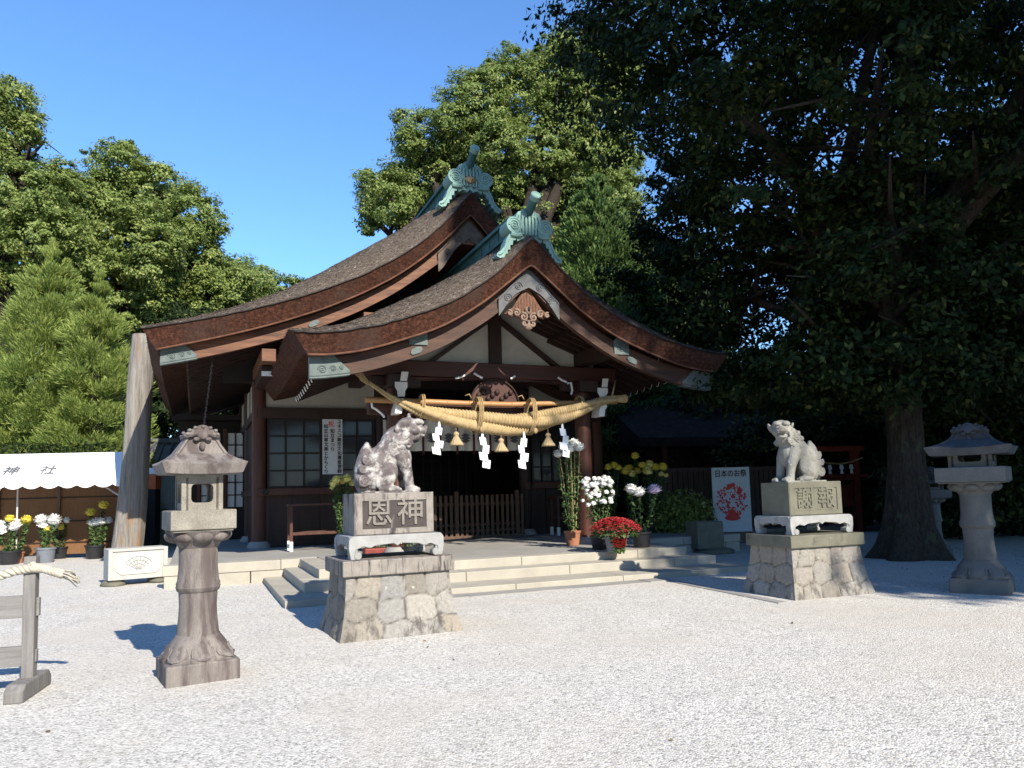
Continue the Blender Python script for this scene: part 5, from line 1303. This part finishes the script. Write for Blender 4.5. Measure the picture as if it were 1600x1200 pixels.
p = L2W(5.15, 1.4, .40)
t = thing('flower_tray', 'red tray of small flowers on the paving seen under the left statue table', 'flower tray', G(597, 866, .40), YAW)
mb = MB(); mb.box(-.36, .36, -.14, .14, 0, .13); mb.build('tray', MATS['vermilion'], t, bevel=.02)
P = np.column_stack([rngP.uniform(-.33,.33,160), rngP.uniform(-.12,.12,160), rngP.uniform(.13,.24,160)])
obj('foliage', raw_mesh('foliage', leaf_quads(P, np.tile([[0,0,1.]], (160,1)) + .6*rngP.normal(size=(160,3)), .06, rngP), MATS['mum_leaf']), t)
mums('flower_pot', 'small pot of red and white flowers seen under the left statue table', G(640, 866, .40), 'black_plastic', .16, .16, [(-.1,0,.30,'w',.05),(.08,.0,.28,'w',.05)], 200, GP, .06, small=(14, 'w', .2, .3, .16, .035))
GT = 'potted chrysanthemums in front of the tent'
def tpot(label, px, py, pot, r, h, heads, fol=120):
    # heads given by where they show in the photograph, at the pot's own distance
    base = G(px, py); stems = []
    for hx, hy, c_, fr in heads:
        q = atY(hx, hy, base.y - .05); stems.append((q.x - base.x, rngP.uniform(-.12,.12), q.z, c_, fr))
    mums('flower_pot', label, base, pot, r, h, stems, fol, GT, .10)
tpot('wide black pot of white chrysanthemums at the left picture edge', 14, 882, 'black_plastic', .27, .36, [(2,829,'w',.16),(-6,822,'w',.16),(20,823,'w',.17),(14,811,'y',.13)])
tpot('small terracotta pot with yellow and white chrysanthemums beside the wide black pot', 27, 880, 'terracotta', .16, .30, [(26,818,'w',.15),(34,816,'y',.16),(40,812,'y',.14)], 170)
tpot('black pot with shaded white and yellow chrysanthemums deep under the tent', 42, 872, 'black_plastic', .22, .30, [(10,799,'w',.14),(27,799,'w',.14),(37,796,'y',.16),(42,806,'w',.16),(58,795,'y',.15),(50,803,'y',.13)])
tpot('blue-grey pot of three round white chrysanthemums', 71, 879, 'grey_plastic', .24, .40, [(66,812,'w',.17),(68,820,'w',.16),(84,813,'w',.19),(73,826,'y',.10)])
tpot('black pot of white and yellow chrysanthemums right of the blue-grey pot', 92, 873, 'black_plastic', .22, .34, [(91,824,'y',.15),(100,814,'w',.12),(86,822,'w',.12)])
tpot('black pot of yellow and white chrysanthemums standing alone by the log', 148, 873, 'black_plastic', .25, .38, [(157,790,'y',.15),(140,801,'y',.14),(142,818,'w',.14),(150,816,'w',.15),(158,815,'w',.13),(164,814,'w',.12)], 110)
tpot('shaded pot of dull yellow chrysanthemums behind the lone black pot', 160, 868, 'black_plastic', .20, .34, [(150,784,'y',.15),(168,781,'y',.14),(132,790,'p',.12)])

# ------------------------------------------------------------------ right background: poster, fence, dark hall, red gate
p = atY(1146, 832, 20.0)
t = thing('event_poster', 'pale blue poster panel with black heading and a red round design', 'poster', (p.x, p.y, 0), R(-4))
zb = p.z + .02; zt = zb + 1.66
mb = MB(); mb.box(-.48, .48, 0, .03, zb, zt); pp = mb.build('panel', MATS['poster_cloth'], t)
for s_ in (-1, 1): mb = MB(); mb.box(s_*.44-.02, s_*.44+.02, .035, .075, 0, zt); mb.build('leg', MATS['black_wood'], t)
text_part('heading', '日本のお祭', .165, MATS['ink'], pp, Matrix.Translation((0, -.004, zt-.17)) @ UPRIGHT @ Matrix.Diagonal((1,1.2,1,1)), .002, 1, .003)
mb = MB(); rr_ = random.Random(21); cz = zb + .80
mb.prism([(.40*math.cos(a), cz - .12 + .40*math.sin(a)) for a in np.linspace(R(238), R(302), 12)] + [(0, cz-.18)], -.006, -.002)
mb.prism([(-.10,cz+.42),(.08,cz+.46),(.12,cz+.40),(.02,cz+.34),(-.05,cz+.28),(-.12,cz+.33)], -.006, -.002); mb.prism([(.12,cz+.20),(.22,cz+.38),(.26,cz+.26),(.20,cz+.13)], -.006, -.002)
for k in range(170):
    a = rr_.uniform(0, 2*PI); q = .40*math.sqrt(rr_.uniform(.02, 1)); x, z = q*math.cos(a)*1.0, cz + q*math.sin(a)
    w = rr_.uniform(.015,.05); tl = rr_.uniform(0, PI)
    mb.prism([(x + w*m1*math.cos(tl) - w*m2*math.sin(tl), z + w*m1*math.sin(tl) + w*m2*math.cos(tl)) for m1, m2 in ((-1.3,-.4),(.2,-.6),(1.2,.1),(.1,.5))], -.0065 - k*2e-5, -.002)
mb.build('round_design', MATS['red_ink'], pp)
fe = thing('board_fence', 'dark wooden board fence on a low stone kerb behind the flowers', 'fence', atY(1030, 830, 20.5).xy.to_3d(), R(18))
mb = MB()
for k in range(34): mb.box(k*.16, k*.16+.13, 0, .03, .35, 1.95)
mb.build('board', MATS['dark_wood'], fe)
mb = MB(); mb.box(-.1, 5.5, -.03, -.001, 1.0, 1.1); mb.box(-.1, 5.5, -.05, .08, 1.95, 2.05); mb.build('rail', MATS['dark_wood'], fe)
mb = MB(); mb.box(-.2, 5.6, -.35, .25, 0, .34); mb.build('kerb', MATS['dark_granite'], fe, bevel=.02)
sh = thing('side_hall', 'dim side hall with a low bark roof half hidden under the trees', 'building', (9.2, 29.0, 0), R(14))
mb = MB(); mb.box(-4.5, 1.6, 0, 6, 0, 3.3); mb.build('wall', MATS['dark_wood'], sh)
mb = MB(); prof = [(-1.6,3.25),(-1.2,3.42),(0,4.0),(1.5,5.0),(3,6.3),(4.5,5.0),(6,4.0),(7.6,3.25),(7.6,2.95),(-1.6,2.95)]
mb.prism(prof, -5.4, 2.3, 'x'); mb.build('roof', MATS['shaded_thatch'], sh)
for x in (-4.2, -2.3, -.4, 1.4): mb = MB(); mb.tube([(x,-.9,0),(x,-.9,3.1)], .13, 12); mb.build('column', MATS['red_wood'], sh)
gt = thing('red_gate', 'vermilion timber railing and post in the dark behind the white statue', 'gate', atY(1326, 812, 24.0).xy.to_3d(), R(10))
def zy(py): return atY(1326, py, 24.0).z
mb = MB(); mb.box(.22, .42, -.1, .1, 0, zy(700)); mb.build('post', MATS['vermilion'], gt); mb = MB(); mb.box(-1.4, -1.2, -.1, .1, 0, zy(700)); mb.build('post', MATS['vermilion'], gt)
mb = MB(); mb.box(-1.3, .75, -.13, -.101, zy(746), zy(741)); mb.box(-1.3, .21, -.13, -.101, zy(750), zy(747)); mb.box(-1.5, .6, -.12, .12, zy(705), zy(697)); mb.build('beam', MATS['vermilion'], gt)
mb = MB(); mb.box(-1.19, .2, -.03, .03, zy(792), zy(758)); mb.box(-1.0, .0, -.3, -.1, .2, zy(800)); mb.build('panel', MATS['vermilion'], gt)
wr = thing('straw_garland', 'thin straw rope with small white streamers in the dark red gateway', 'rope', atY(1312, 722, 23.8), R(10))
mb = MB(); mb.tube([(-.9,0,.10),(-.4,0,-.02),(0,0,-.06),(.4,0,0),(.8,0,.12)], .022, 8); mb.build('strand', MATS['straw'], wr)
for x in (-.35, .05, .38):
    mb = MB(); mb.prism([(x-.05,-.08),(x+.05,-.08),(x+.08,-.22),(x+.03,-.23),(x+.07,-.36),(x-.05,-.36),(x-.03,-.22),(x-.07,-.21)], -.004, .004); mb.build('streamer', MATS['paper'], wr)

# ------------------------------------------------------------------ trees
def crown(lobes, seed, cl, per, size, spread, sat=0, low=-.45):
    # lobes (x,y,z,rx,ry,rz); cl: clusters per square metre of lobe surface; per: leaves per cluster
    rng = np.random.default_rng(seed); C_, D_ = [], []
    L = np.array(lobes, float)
    if sat:                                                  # smaller boughs standing out of the main ones
        ex = []
        for (x, y, z, a, b_, c_) in L:
            for k in range(sat):
                d = unit(rng.normal(size=3)); q = rng.uniform(.26, .5)
                ex.append((x + d[0]*a*.92, y + d[1]*b_*.92, z + d[2]*c_*.92, a*q*1.15, b_*q*1.15, c_*q*1.05))
        L = np.concatenate([L, np.array(ex)])
    for i, (x, y, z, a, b_, c_) in enumerate(L):
        area = 4*PI*((a*b_)**1.6/3 + (a*c_)**1.6/3 + (b_*c_)**1.6/3) ** (1/1.6)
        n = int(area * cl)
        d = unit(rng.normal(size=(n*2, 3))); d = d[d[:,2] > low + rng.uniform(-.3,.3,len(d))][:n]
        bump = np.array([mnoise.noise(Vector((q[0]*2.2 + i*7, q[1]*2.2, q[2]*2.2))) for q in d])
        r_ = (1 - .42*rng.random(len(d))**1.7) * (1 + .26*bump) * np.where(rng.random(len(d)) < .16, rng.uniform(1.0, 1.22, len(d)), 1)
        P = np.array([x,y,z]) + d * np.array([a,b_,c_]) * r_[:,None]
        ok = np.ones(len(P), bool)
        for j, q in enumerate(L):
            if j != i: ok &= (((P - q[:3]) / q[3:])**2).sum(1) > .36
        C_.append(P[ok]); D_.append(d[ok])
    C_ = np.concatenate(C_); D_ = np.concatenate(D_)
    k = len(C_); idx = np.repeat(np.arange(k), per); n = len(idx)
    csize = rng.uniform(.45, 1.6, size=(k,1))
    off = unit(rng.normal(size=(n,3))) * (rng.random((n,1))**.5) * spread * csize[idx] * np.array([1,1,.55])
    P = C_[idx] + off
    N = D_[idx]*.75 + np.array([0,0,.55]) + .5*unit(rng.normal(size=(n,3))) + .3*off/spread
    return leaf_quads(P, N, size, rng, .52, .30), C_
def trunk_mesh(h, r, limbs, seed, flare=1.5, mname='tree_bark', n=14):
    rng = random.Random(seed); mb = MB()
    fork = Vector((rng.uniform(-.2,.2), rng.uniform(-.2,.2), h))
    pts, rad = [], []
    for i in range(9):
        f_ = i/8; p = Vector((0,0,-.4)).lerp(fork, f_) + Vector((.15*math.sin(f_*4+seed), .12*math.cos(f_*5), 0))*f_*(1-f_)*2
        pts.append(p); rad.append(r*(1 - .28*f_ + (flare-1)*max(0, 1-f_*4.5)**2))
    mb.tube(pts, rad, n)
    for (x, y, z, *_) in limbs:
        e = Vector((x, y, z)); s0 = fork - Vector((0,0,rng.uniform(0, h*.22))); ln = (e - s0).length
        m1 = s0.lerp(e, .35) + Vector((rng.uniform(-.1,.1)*ln*.6, rng.uniform(-.1,.1)*ln*.6, .05*ln)); m2 = s0.lerp(e, .7) + Vector((rng.uniform(-.1,.1)*ln*.6, rng.uniform(-.1,.1)*ln*.6, .06*ln))
        r0 = r*.50*rng.uniform(.75,1.1)
        mb.tube([s0, m1, m2, e], [r0, r0*.72, r0*.45, r0*.15], 8)
        for k in range(4):
            b0 = m2.lerp(e, rng.random()*.7); b1 = b0 + Vector((rng.uniform(-1,1), rng.uniform(-1,1), rng.uniform(-.1,.9))).normalized()*ln*rng.uniform(.06,.13)
            mb.tube([b0, b0.lerp(b1,.5) + Vector((0,0,.06*ln)), b1], [r0*.3, r0*.18, r0*.05], 6)
    return mb
def tree(name, label, loc, lobes, seed, cl, per, size, spread, leafmat, h, r, group, flare=1.5, bark='tree_bark', low=-.45, rz=0.0, sat=0):
    t = thing(name, label, 'tree', loc, rz, group)
    V4, C_ = crown(lobes, seed, cl, per, size, spread, sat, low=low)
    obj('crown', raw_mesh('crown', V4, MATS[leafmat]), t)
    trunk_mesh(h, r, lobes, seed, flare).build('trunk', MATS[bark], t, smooth=True, fix=False)
    return t
def plobes(base, Y, items, ky=.95, kz=.98):
    # crown lobes read off the photograph at the tree's own distance, as real sizes about the trunk base
    s_ = FOC / Y; out = []
    for i, (px, py, rp, *dy) in enumerate(items):
        d = (dy[0] if dy else 0); q = atY(px, py, Y + d); rr = rp / s_ * (Y + d) / Y
        out.append((q.x - base[0], q.y - base[1], q.z, rr, rr*ky, rr*kz))
    return out
GL, GC, GR = 'camphor trees behind the tent', 'trees behind the hall', 'shade trees on the right'
Y = 40.0; b0 = atY(190, 800, Y); b0.z = 0
tree('camphor_tree', 'big sunlit camphor whose rounded top stands left of the open sky', b0, plobes(b0, Y, [(180,268,48),(243,300,46),(305,338,40),(150,345,62,-1),(225,385,72,-2),(300,410,52,1),(110,330,52),(335,455,48,2),(190,470,85,-1),(270,500,70,2),(120,430,60,-2),(395,450,34,6),(360,480,50,4)]),
     3, 3.0, 92, .175, .44, 'camphor_leaf', 7.0, .75, GL, sat=5, low=-.85)
Y = 35.0; b0 = atY(20, 800, Y); b0.z = 0
tree('camphor_tree', 'tall camphor at the left picture edge with one high tuft apart from the rest', b0, plobes(b0, Y, [(22,160,34),(-25,170,60),(52,198,20),(5,200,36),(30,300,58),(85,300,48,2),(-30,290,80),(60,360,60,-1),(-20,400,90),(100,400,60,1)]),
     4, 3.2, 86, .16, .40, 'camphor_leaf', 8.0, .7, GL, sat=5, low=-.85)
Y = 58.0; b0 = atY(420, 800, Y); b0.z = 0
tree('camphor_tree', 'distant camphor ridge sloping down to the main roof edge', b0, plobes(b0, Y, [(350,440,46),(400,455,42),(440,470,40),(480,490,40),(300,470,60),(360,510,60),(430,530,60)]),
     5, 1.8, 84, .25, .62, 'camphor_leaf', 6.0, .7, GL, sat=4, low=-.85)
Y = 36.0; b0 = atY(770, 800, Y); b0.z = 0
tree('camphor_tree', 'great camphor rising behind the main roof ridge into the sky', b0, plobes(b0, Y, [(612,310,52,-1),(575,335,26,-1),(668,225,52),(655,280,50,1),(735,180,68),(800,140,62,1),(868,115,56,2),(915,130,62,3),(760,270,95,2),(850,240,88,2),(905,300,85,3),(945,190,55,3),(940,260,60,4),(955,120,45,3),(935,340,70,4),(700,330,70,2),(800,380,90,3),(880,400,80,4)]),
     6, 3.2, 92, .16, .40, 'camphor_leaf', 9.0, .9, GC, sat=5, low=-.85)
def conifer(name, label, loc, H_, R0, seed, n, size, leafmat, group, top=.9, ratio=.16, per=70, spread=.5, fan=False):
    rng = np.random.default_rng(seed); C_, D_ = [], []
    for k in range(n):
        f_ = 1 - rng.random()**.66
        f_ = .04 + .96*f_; a = rng.uniform(0, 2*PI)
        R_ = R0*(1-f_)**top*(1 + .08*math.sin(a*3 + f_*9 + seed) + .10*math.sin(a*7 - f_*23)) + .03
        q = R_*(1 - .38*rng.random()**2) if rng.random() < .72 else R_*.65*rng.random()
        C_.append((q*math.cos(a), q*math.sin(a), H_*f_ + .12*q)); D_.append((math.cos(a), math.sin(a), .55 + f_*.8))
    for k in range(10): C_.append((0,0,H_*(1-.012*k))); D_.append((0,0,1))
    C_ = np.array(C_); D_ = unit(np.array(D_)); idx = np.repeat(np.arange(len(C_)), per); m_ = len(idx)
    sc_ = (0.55 + .6*rng.random((len(C_),1)))[idx] * np.clip((H_ - C_[idx][:,2:3])/H_*3.2 + .12, .22, 1)
    off = (unit(rng.normal(size=(m_,3))) * rng.random((m_,1))**.6 * np.array([1,1,.75]) + D_[idx]*.35) * spread * sc_
    P = C_[idx] + off; T = unit(D_[idx]*(.55 if fan else .9) + off/spread*(1.5 if fan else 1.0) + np.array([0,0,.25]))
    N = unit(np.cross(T, rng.normal(size=(m_,3))) + np.array([0,0,.5]))
    t = thing(name, label, 'tree', loc, 0, group)
    obj('crown', raw_mesh('crown', leaf_quads(P, N, size, rng, ratio, 0, T=T*1.6), MATS[leafmat]), t)
    mb = MB(); mb.tube([(0,0,-.3),(0,0,H_*.5),(0,0,H_*.97)], [.32,.2,.03], 10); mb.build('trunk', MATS['tree_bark'], t, fix=False)
    return t
Y = 27.0; b0 = atY(72, 800, Y); conifer('cedar_tree', 'feathery bright green cedar, the taller of the pair behind the tent', (b0.x, b0.y, 0), atY(72, 378, Y).z, 2.5, 1, 500, .21, 'cedar_needle', 'cedars behind the tent', .70, .15, 330, .60, True)
b0 = atY(148, 800, 26.0); conifer('cedar_tree', 'feathery bright green cedar, the shorter of the pair beside the log', (b0.x, b0.y, 0), atY(148, 428, 26.0).z, 1.85, 2, 340, .20, 'cedar_needle', 'cedars behind the tent', .70, .15, 300, .52, True)
b0 = atY(-60, 800, 29.0); conifer('cedar_tree', 'cedar mostly beyond the left picture edge', (b0.x, b0.y, 0), 9.4, 3.2, 3, 800, .18, 'cedar_needle', 'cedars behind the tent', .8, .26, 100, .46)
Y = 31.0; b0 = atY(950, 800, Y); conifer('cypress_tree', 'dense green cypress between the porch roof and the dark camphor', (b0.x, b0.y, 0), atY(950, 275, Y).z, 3.0, 5, 1500, .18, 'cypress_needle', GC, .5, .4, 110, .55)
hg = thing('clipped_hedge', 'dark hedge in shade between the white tent top and the cedars', 'hedge', (-15.0, 24.2, 0), R(4))
P = np.column_stack([rngP.uniform(-5, 2.4, 9000), rngP.uniform(-.7, .7, 9000), rngP.uniform(.1, 3.45, 9000)])
obj('foliage', raw_mesh('foliage', leaf_quads(P, unit(rngP.normal(size=(9000,3))) + np.array([0,-.4,.4]), .16, rngP), MATS['shaded_leaf']), hg)

# the old camphor on the right: thick flaring trunk, limbs overhead
BT = Vector((7.95, 15.6, 0))
big = [(-4.0,-.6,10.0,2.7,2.7,2.3),(-4.2,1.2,12.8,2.6,3,2.4),(-1.5,-1,13.2,3.4,3.4,2.8),(2,0,14,4,4,3),(5.2,0,11.5,3.6,3.6,2.8),(6.6,-2.2,8.2,2.8,2.8,2),(3.2,-3.0,10.2,2.6,2.4,1.9),
       (0,2.8,9.6,4,3,2.4),(-2.2,2.6,7.9,2.6,2.4,1.7),(1.8,3.4,7.2,3.2,2.6,1.8),(5.0,2.6,8,3,3,2.2),(-1.2,-2.6,9.2,2.2,2.0,1.6),(.8,-1.2,7.3,2.0,1.6,1.1),(4.4,-3.6,5.6,1.7,1.3,.9),(-2.9,-.5,7.4,1.7,1.5,1.0),(7.5,2,5.6,2.4,2,1.4),(3.2,.5,5.4,2.2,1.8,1.1),
       (-1.8,2.6,4.4,2.3,2.0,1.2),(1.2,2.2,4.4,2.4,1.8,1.3),(4.2,1.8,4.2,2.6,2.0,1.3),(-.2,-.7,5.3,1.7,1.2,1.0),(-3.6,2.2,6.0,1.9,1.8,1.2),(6.6,.6,4.6,2.0,1.8,1.1),
       (0,-1.3,4.1,1.8,1.0,.95),(.9,-1.2,5.6,1.6,1.2,1.1),(-1.2,-1.4,5.4,1.5,1.1,1.0),(2.2,-1.6,4.6,1.5,1.1,.8),(-1.9,-.6,4.0,1.4,1.0,.8),(-.5,-1.1,3.5,1.7,.7,.8),(-.8,-1.3,4.7,2.0,.9,1.0),(-.4,-1.2,6.0,2.0,1.0,1.1),(.9,-1.3,3.9,1.4,.8,.7),(-2.4,.6,3.7,1.5,1.2,.7),(2.6,.4,3.6,1.7,1.2,.7)]
t = thing('camphor_tree', 'huge shaded camphor with a flaring trunk spreading over the right half of the yard', 'tree', BT, 0, GR)
V4, C_ = crown(big, 21, 2.5, 62, .15, .42, 2, low=-.9); obj('crown', raw_mesh('crown', V4, MATS['shaded_leaf']), t)
mb = MB(); ns = 72; rows = [(-.3,.95),(0,.76),(.25,.60),(.6,.48),(1.1,.40),(1.8,.35),(2.8,.325),(3.8,.34),(4.6,.40)]
_z = np.linspace(-.3, 4.6, 50); rows = list(zip(_z, np.interp(_z, [q[0] for q in rows], [q[1] for q in rows])))
for z, r_ in rows:
    for k in range(ns):
        a = 2*PI*k/ns; fl = max(0, 1 - z/1.6)
        rr = r_*(1 + .17*fl*math.sin(a*5 + .6) + .04*math.sin(a*9 + z) + .05*mnoise.noise(Vector((math.cos(a)*2, math.sin(a)*2, z*1.5))) + .07*mnoise.noise(Vector((math.cos(a)*9, math.sin(a)*9, z*1.2))))
        mb.v.append((rr*math.cos(a) + .06*z*.3, rr*math.sin(a), z))
for i in range(len(rows)-1):
    for k in range(ns): mb.f.append((i*ns+k, i*ns+(k+1) % ns, (i+1)*ns+(k+1) % ns, (i+1)*ns+k)); mb.m.append(0)
rg_ = random.Random(6)
for (x, y, z, *_q) in big:
    e = Vector((x,y,z)); s0 = Vector((.08, 0, 4.4 - rg_.uniform(0, .5))); ln = (e-s0).length
    m1 = s0.lerp(e, .33) + Vector((rg_.uniform(-.08,.08)*ln, rg_.uniform(-.08,.08)*ln, .04*ln)); m2 = s0.lerp(e, .68) + Vector((rg_.uniform(-.1,.1)*ln, rg_.uniform(-.1,.1)*ln, .06*ln))
    r0 = rg_.uniform(.17, .30); mb.tube([s0, m1, m2, e], [r0, r0*.75, r0*.5, r0*.12], 10)
    for k in range(5):
        b0 = m1.lerp(e, rg_.random()*.8); b1 = b0 + Vector((rg_.uniform(-1,1), rg_.uniform(-1,1), rg_.uniform(-.3,.8))).normalized()*rg_.uniform(1.2,2.6)
        mb.tube([b0, b0.lerp(b1,.5) + Vector((0,0,.15)), b1], [r0*.3, r0*.18, .012], 6)
mb.build('trunk', MATS['camphor_bark'], t, smooth=True, fix=False)

# copies of a broadleaf with shade put into its leaf colour fill the wood behind; others stand beside the photographer and shade the right side
lob = [(0,0,12.5,3.4,3.4,2.8),(-2.6,.8,10.5,3,3,2.4),(2.7,-.5,10.8,3,3,2.5),(.3,-2.6,10,2.8,2.6,2.2),(0,2.7,9.6,3,2.8,2.3),(-2.2,-1.8,8,2.4,2.4,1.8),(2.4,2,7.6,2.6,2.4,1.9),(-1.6,2.4,7,2.4,2.2,1.6),(2.2,-2.4,7.2,2.3,2.2,1.6)]
proto = tree('evergreen_tree', 'dark evergreen behind the red gate at the middle right', (17.6, 33, 0), lob, 31, 2.0, 44, .30, .55, 'shaded_leaf', 5.5, .42, 'dark evergreens filling the wood')
rt = random.Random(14)
spots = [((5.2, 42, 0), 1.15, 'dark evergreen seen between the cypress and the side hall roof'), ((21.5, 29.5, 0), 1.1, 'dark evergreen between the gate and the lantern'),
         ((28, 35, 0), 1.15, 'dark evergreen at the far right edge of the wood'),
         ((9.5, 48, 0), 1.1, 'distant dark evergreen whose branches let the sky through'), ((15.5, 22, 0), .8, 'smaller dark evergreen right behind the huge camphor trunk'),
         ((34, 44, 0), 1.3, 'farthest dark evergreen on the right'), ((11.6, 37, 0), .5, 'low dark evergreen under the bright gap in the wood'), ((24, 24, 0), .85, 'dark evergreen behind the shaded stone lantern'),
         ((-24, 52, 0), 1.15, 'evergreen far behind the left cedars'), ((-15.5, 37, 0), .72, 'evergreen seen in the gap between the log and the hall eave'), ((-36, 46, 0), 1.1, 'evergreen far beyond the left picture edge')]
for loc, s_, lb in spots: dup(proto, loc, rt.uniform(0, 6), lb, s_)
lob2 = [(0,0,20,3.8,3.8,4),(-1.8,1,16.5,3.6,3.4,3),(2.2,-.6,17,3.6,3.6,3),(0,-2,14.5,3.4,3.2,2.8),(.4,2.2,14,3.4,3.2,2.8),(-2,-1.2,12,3,3,2.6),(2.3,1.4,11.6,3.2,3,2.6),(0,0,10.5,3.6,3.6,2.6),(-1.2,1.6,8.6,2.8,2.6,2),(1.6,-1.4,8.4,2.8,2.6,2)]
SP = tree('shade_tree', 'shade tree right of the photographer nearest the yard beyond the frame', (16.3, 5.0, 0), lob2, 41, 1.55, 56, .34, .6, 'shaded_leaf', 7.5, .5, 'tall shade trees beyond the right picture edge')
shade = [((21.5, 6.5, 0), (1.2,1.2,1.12), 'shade tree beside the lantern row beyond the right edge'), ((20.2, -1.2, 0), (1.2,1.2,1.25), 'tall shade tree behind the photographer on the right'),
         ((25.5, 13.5, 0), (1.2,1.2,1.0), 'shade tree past the right edge farthest from the photographer'), ((25, 0, 0), (1.3,1.3,1.3), 'second tall shade tree behind the photographer'), ((26, -7, 0), (1.4,1.4,1.5), 'tallest shade tree far behind the photographer'), ((31, 7, 0), (1.3,1.3,1.2), 'outermost shade tree on the right')]
lob3 = [(0,0,25,3,3,3.2),(-1,.8,22,3,3,2.6),(1.6,-.6,22,3,3,2.6),(0,-1.4,20.4,3,2.8,2),(.4,1.6,20,3,2.8,2),(1.8,.8,19,2.6,2.4,1.6)]
tree('shade_tree', 'high-crowned shade tree beside the photographer that darkens the right roof', (14.5, -.5, 0), lob3, 43, 2.6, 64, .30, .55, 'shaded_leaf', 13.5, .5, 'tall shade trees beyond the right picture edge')
for loc, s_, lb in shade: dup(SP, loc, rt.uniform(0, 6), lb, s_)
# low bushes in the dark under the trees
bp = thing('dark_bush', 'low leafy bush in front of the dark board fence', 'bush', atY(1068, 830, 19.8).xy.to_3d(), 0, 'bushes under the right trees')
P = unit(rngP.normal(size=(2600,3)))*rngP.random((2600,1))**.4*np.array([.9,.6,.75]) + np.array([0,0,.75])
obj('foliage', raw_mesh('foliage', leaf_quads(P, P - np.array([0,0,.4]) + .4*rngP.normal(size=P.shape), .13, rngP), MATS['camphor_leaf']), bp)
tk = thing('thicket', 'dense thicket close behind the lantern and the trunk', 'bush', (13.2, 20.5, 0), 0, 'thickets closing the wood on the right')
V4, C_ = crown([(-1.6,0,1.2,1.7,1.2,1.6),(.2,.3,1.9,1.9,1.3,2.0),(1.8,0,1.4,1.7,1.2,1.7),(.6,.2,3.4,1.6,1.1,1.4),(-1.2,.2,3.0,1.5,1.1,1.3)], 51, 4.0, 50, .20, .42, low=-1.2)
obj('foliage', raw_mesh('foliage', V4, MATS['shaded_leaf']), tk)
for loc, s_, lb in (((17.6, 26, 0), (1.3,1,1.25), 'thicket right of the red gate'), ((13.6, 28.5, 0), (1.2,1,1.25), 'thicket right behind the red gate'), ((22, 33, 0), (1.6,1.2,1.6), 'tall thicket farther back behind the shaded lantern'), ((9.6, 25.5, 0), (1,1,.9), 'thicket behind the poster and the white statue'),
                    ((17.2, 21.5, 0), (1.2,1,1.3), 'thicket at the right picture edge behind the lantern'), ((28, 38, 0), (2.2,1.4,2.2), 'tallest thicket at the back of the wood'), ((16.5, 38, 0), (2.2,1.4,1.6), 'thicket far behind the red gateway'), ((5.5, 30, 0), (1.3,1,1.1), 'thicket behind the dark board fence')):
    dup(tk, loc, rt.uniform(-.4, .4), lb, s_)
# unseen trees added behind the photographer to block low sky light
for k, (x, y, s1) in enumerate(((-26,-24,1.15),(-15,-31,1.2),(-5,-34,1.2),(5,-36,1.25),(13,-30,1.25),(-34,-12,1.1),(-38,4,1.1),(34,-16,1.4))):
    dup(proto, (x, y, 0), k*1.3, 'added unseen tree %s behind the photographer across the yard' % ('first from the left','second from the left','third from the left','fourth from the left','fifth from the left','at the near left side','at the far left side','at the far right side')[k], s1)

# dry leaves dropped on the gravel, thicker towards the trees
rl = np.random.default_rng(77); n = 330
xs = np.concatenate([rl.uniform(-6, 9, 30), rl.normal(8.5, 2.2, 300)]); ys = np.concatenate([rl.uniform(3.2, 14, 30), rl.normal(15.5, 2.2, 300)])
P = np.column_stack([xs, ys, np.full(n, .012)]); N = np.tile([[0,0,1.]], (n,1)) + .35*rl.normal(size=(n,3))
tag(obj('leaf_litter', raw_mesh('leaf_litter', leaf_quads(P, N, .045, rl, .5, 0), MATS['dry_leaf'])), 'scattered dry brown leaves lying on the gravel', 'fallen leaves', kind='stuff')

# loose bark fibres lying down the slope of the thatch
for (ro, Gd), cnt in zip(GRIDS, (110000, 60000)):
    rf = np.random.default_rng(len(Gd)); nB_, nT_ = Gd.shape[:2]
    wgt = np.linalg.norm(np.cross(Gd[1:, :-1] - Gd[:-1, :-1], Gd[:-1, 1:] - Gd[:-1, :-1]), axis=2)
    yy = (Gd[:-1, :-1, 1] - Gd[0, 0, 1]); wgt = wgt * np.where(yy < 2.2, 3.0, 1.0); wgt /= wgt.sum()
    ci_ = rf.choice(wgt.size, cnt, p=wgt.ravel()); i_, j_ = np.divmod(ci_, nT_ - 1); a_, b_ = rf.random((cnt,1)), rf.random((cnt,1))
    p00, p10, p01, p11 = Gd[i_, j_], Gd[i_+1, j_], Gd[i_, j_+1], Gd[i_+1, j_+1]
    P = (p00*(1-a_) + p10*a_)*(1-b_) + (p01*(1-a_) + p11*a_)*b_
    tv = unit((p01 - p00)); tv *= np.sign(P[:, :1] - A0 + 1e-6); N = unit(np.cross(p01 - p00, p10 - p00)); N *= np.sign(N[:, 2:3] + 1e-9)
    T = tv + .22*N*0 + rf.normal(size=P.shape)*.12
    Q = leaf_quads(P + N*.006, N + .18*rf.normal(size=P.shape), .085, rf, .15, 0, T=T*3)
    obj('bark_fibre', raw_mesh('bark_fibre', Q, MATS['bark_fibre']), ro)
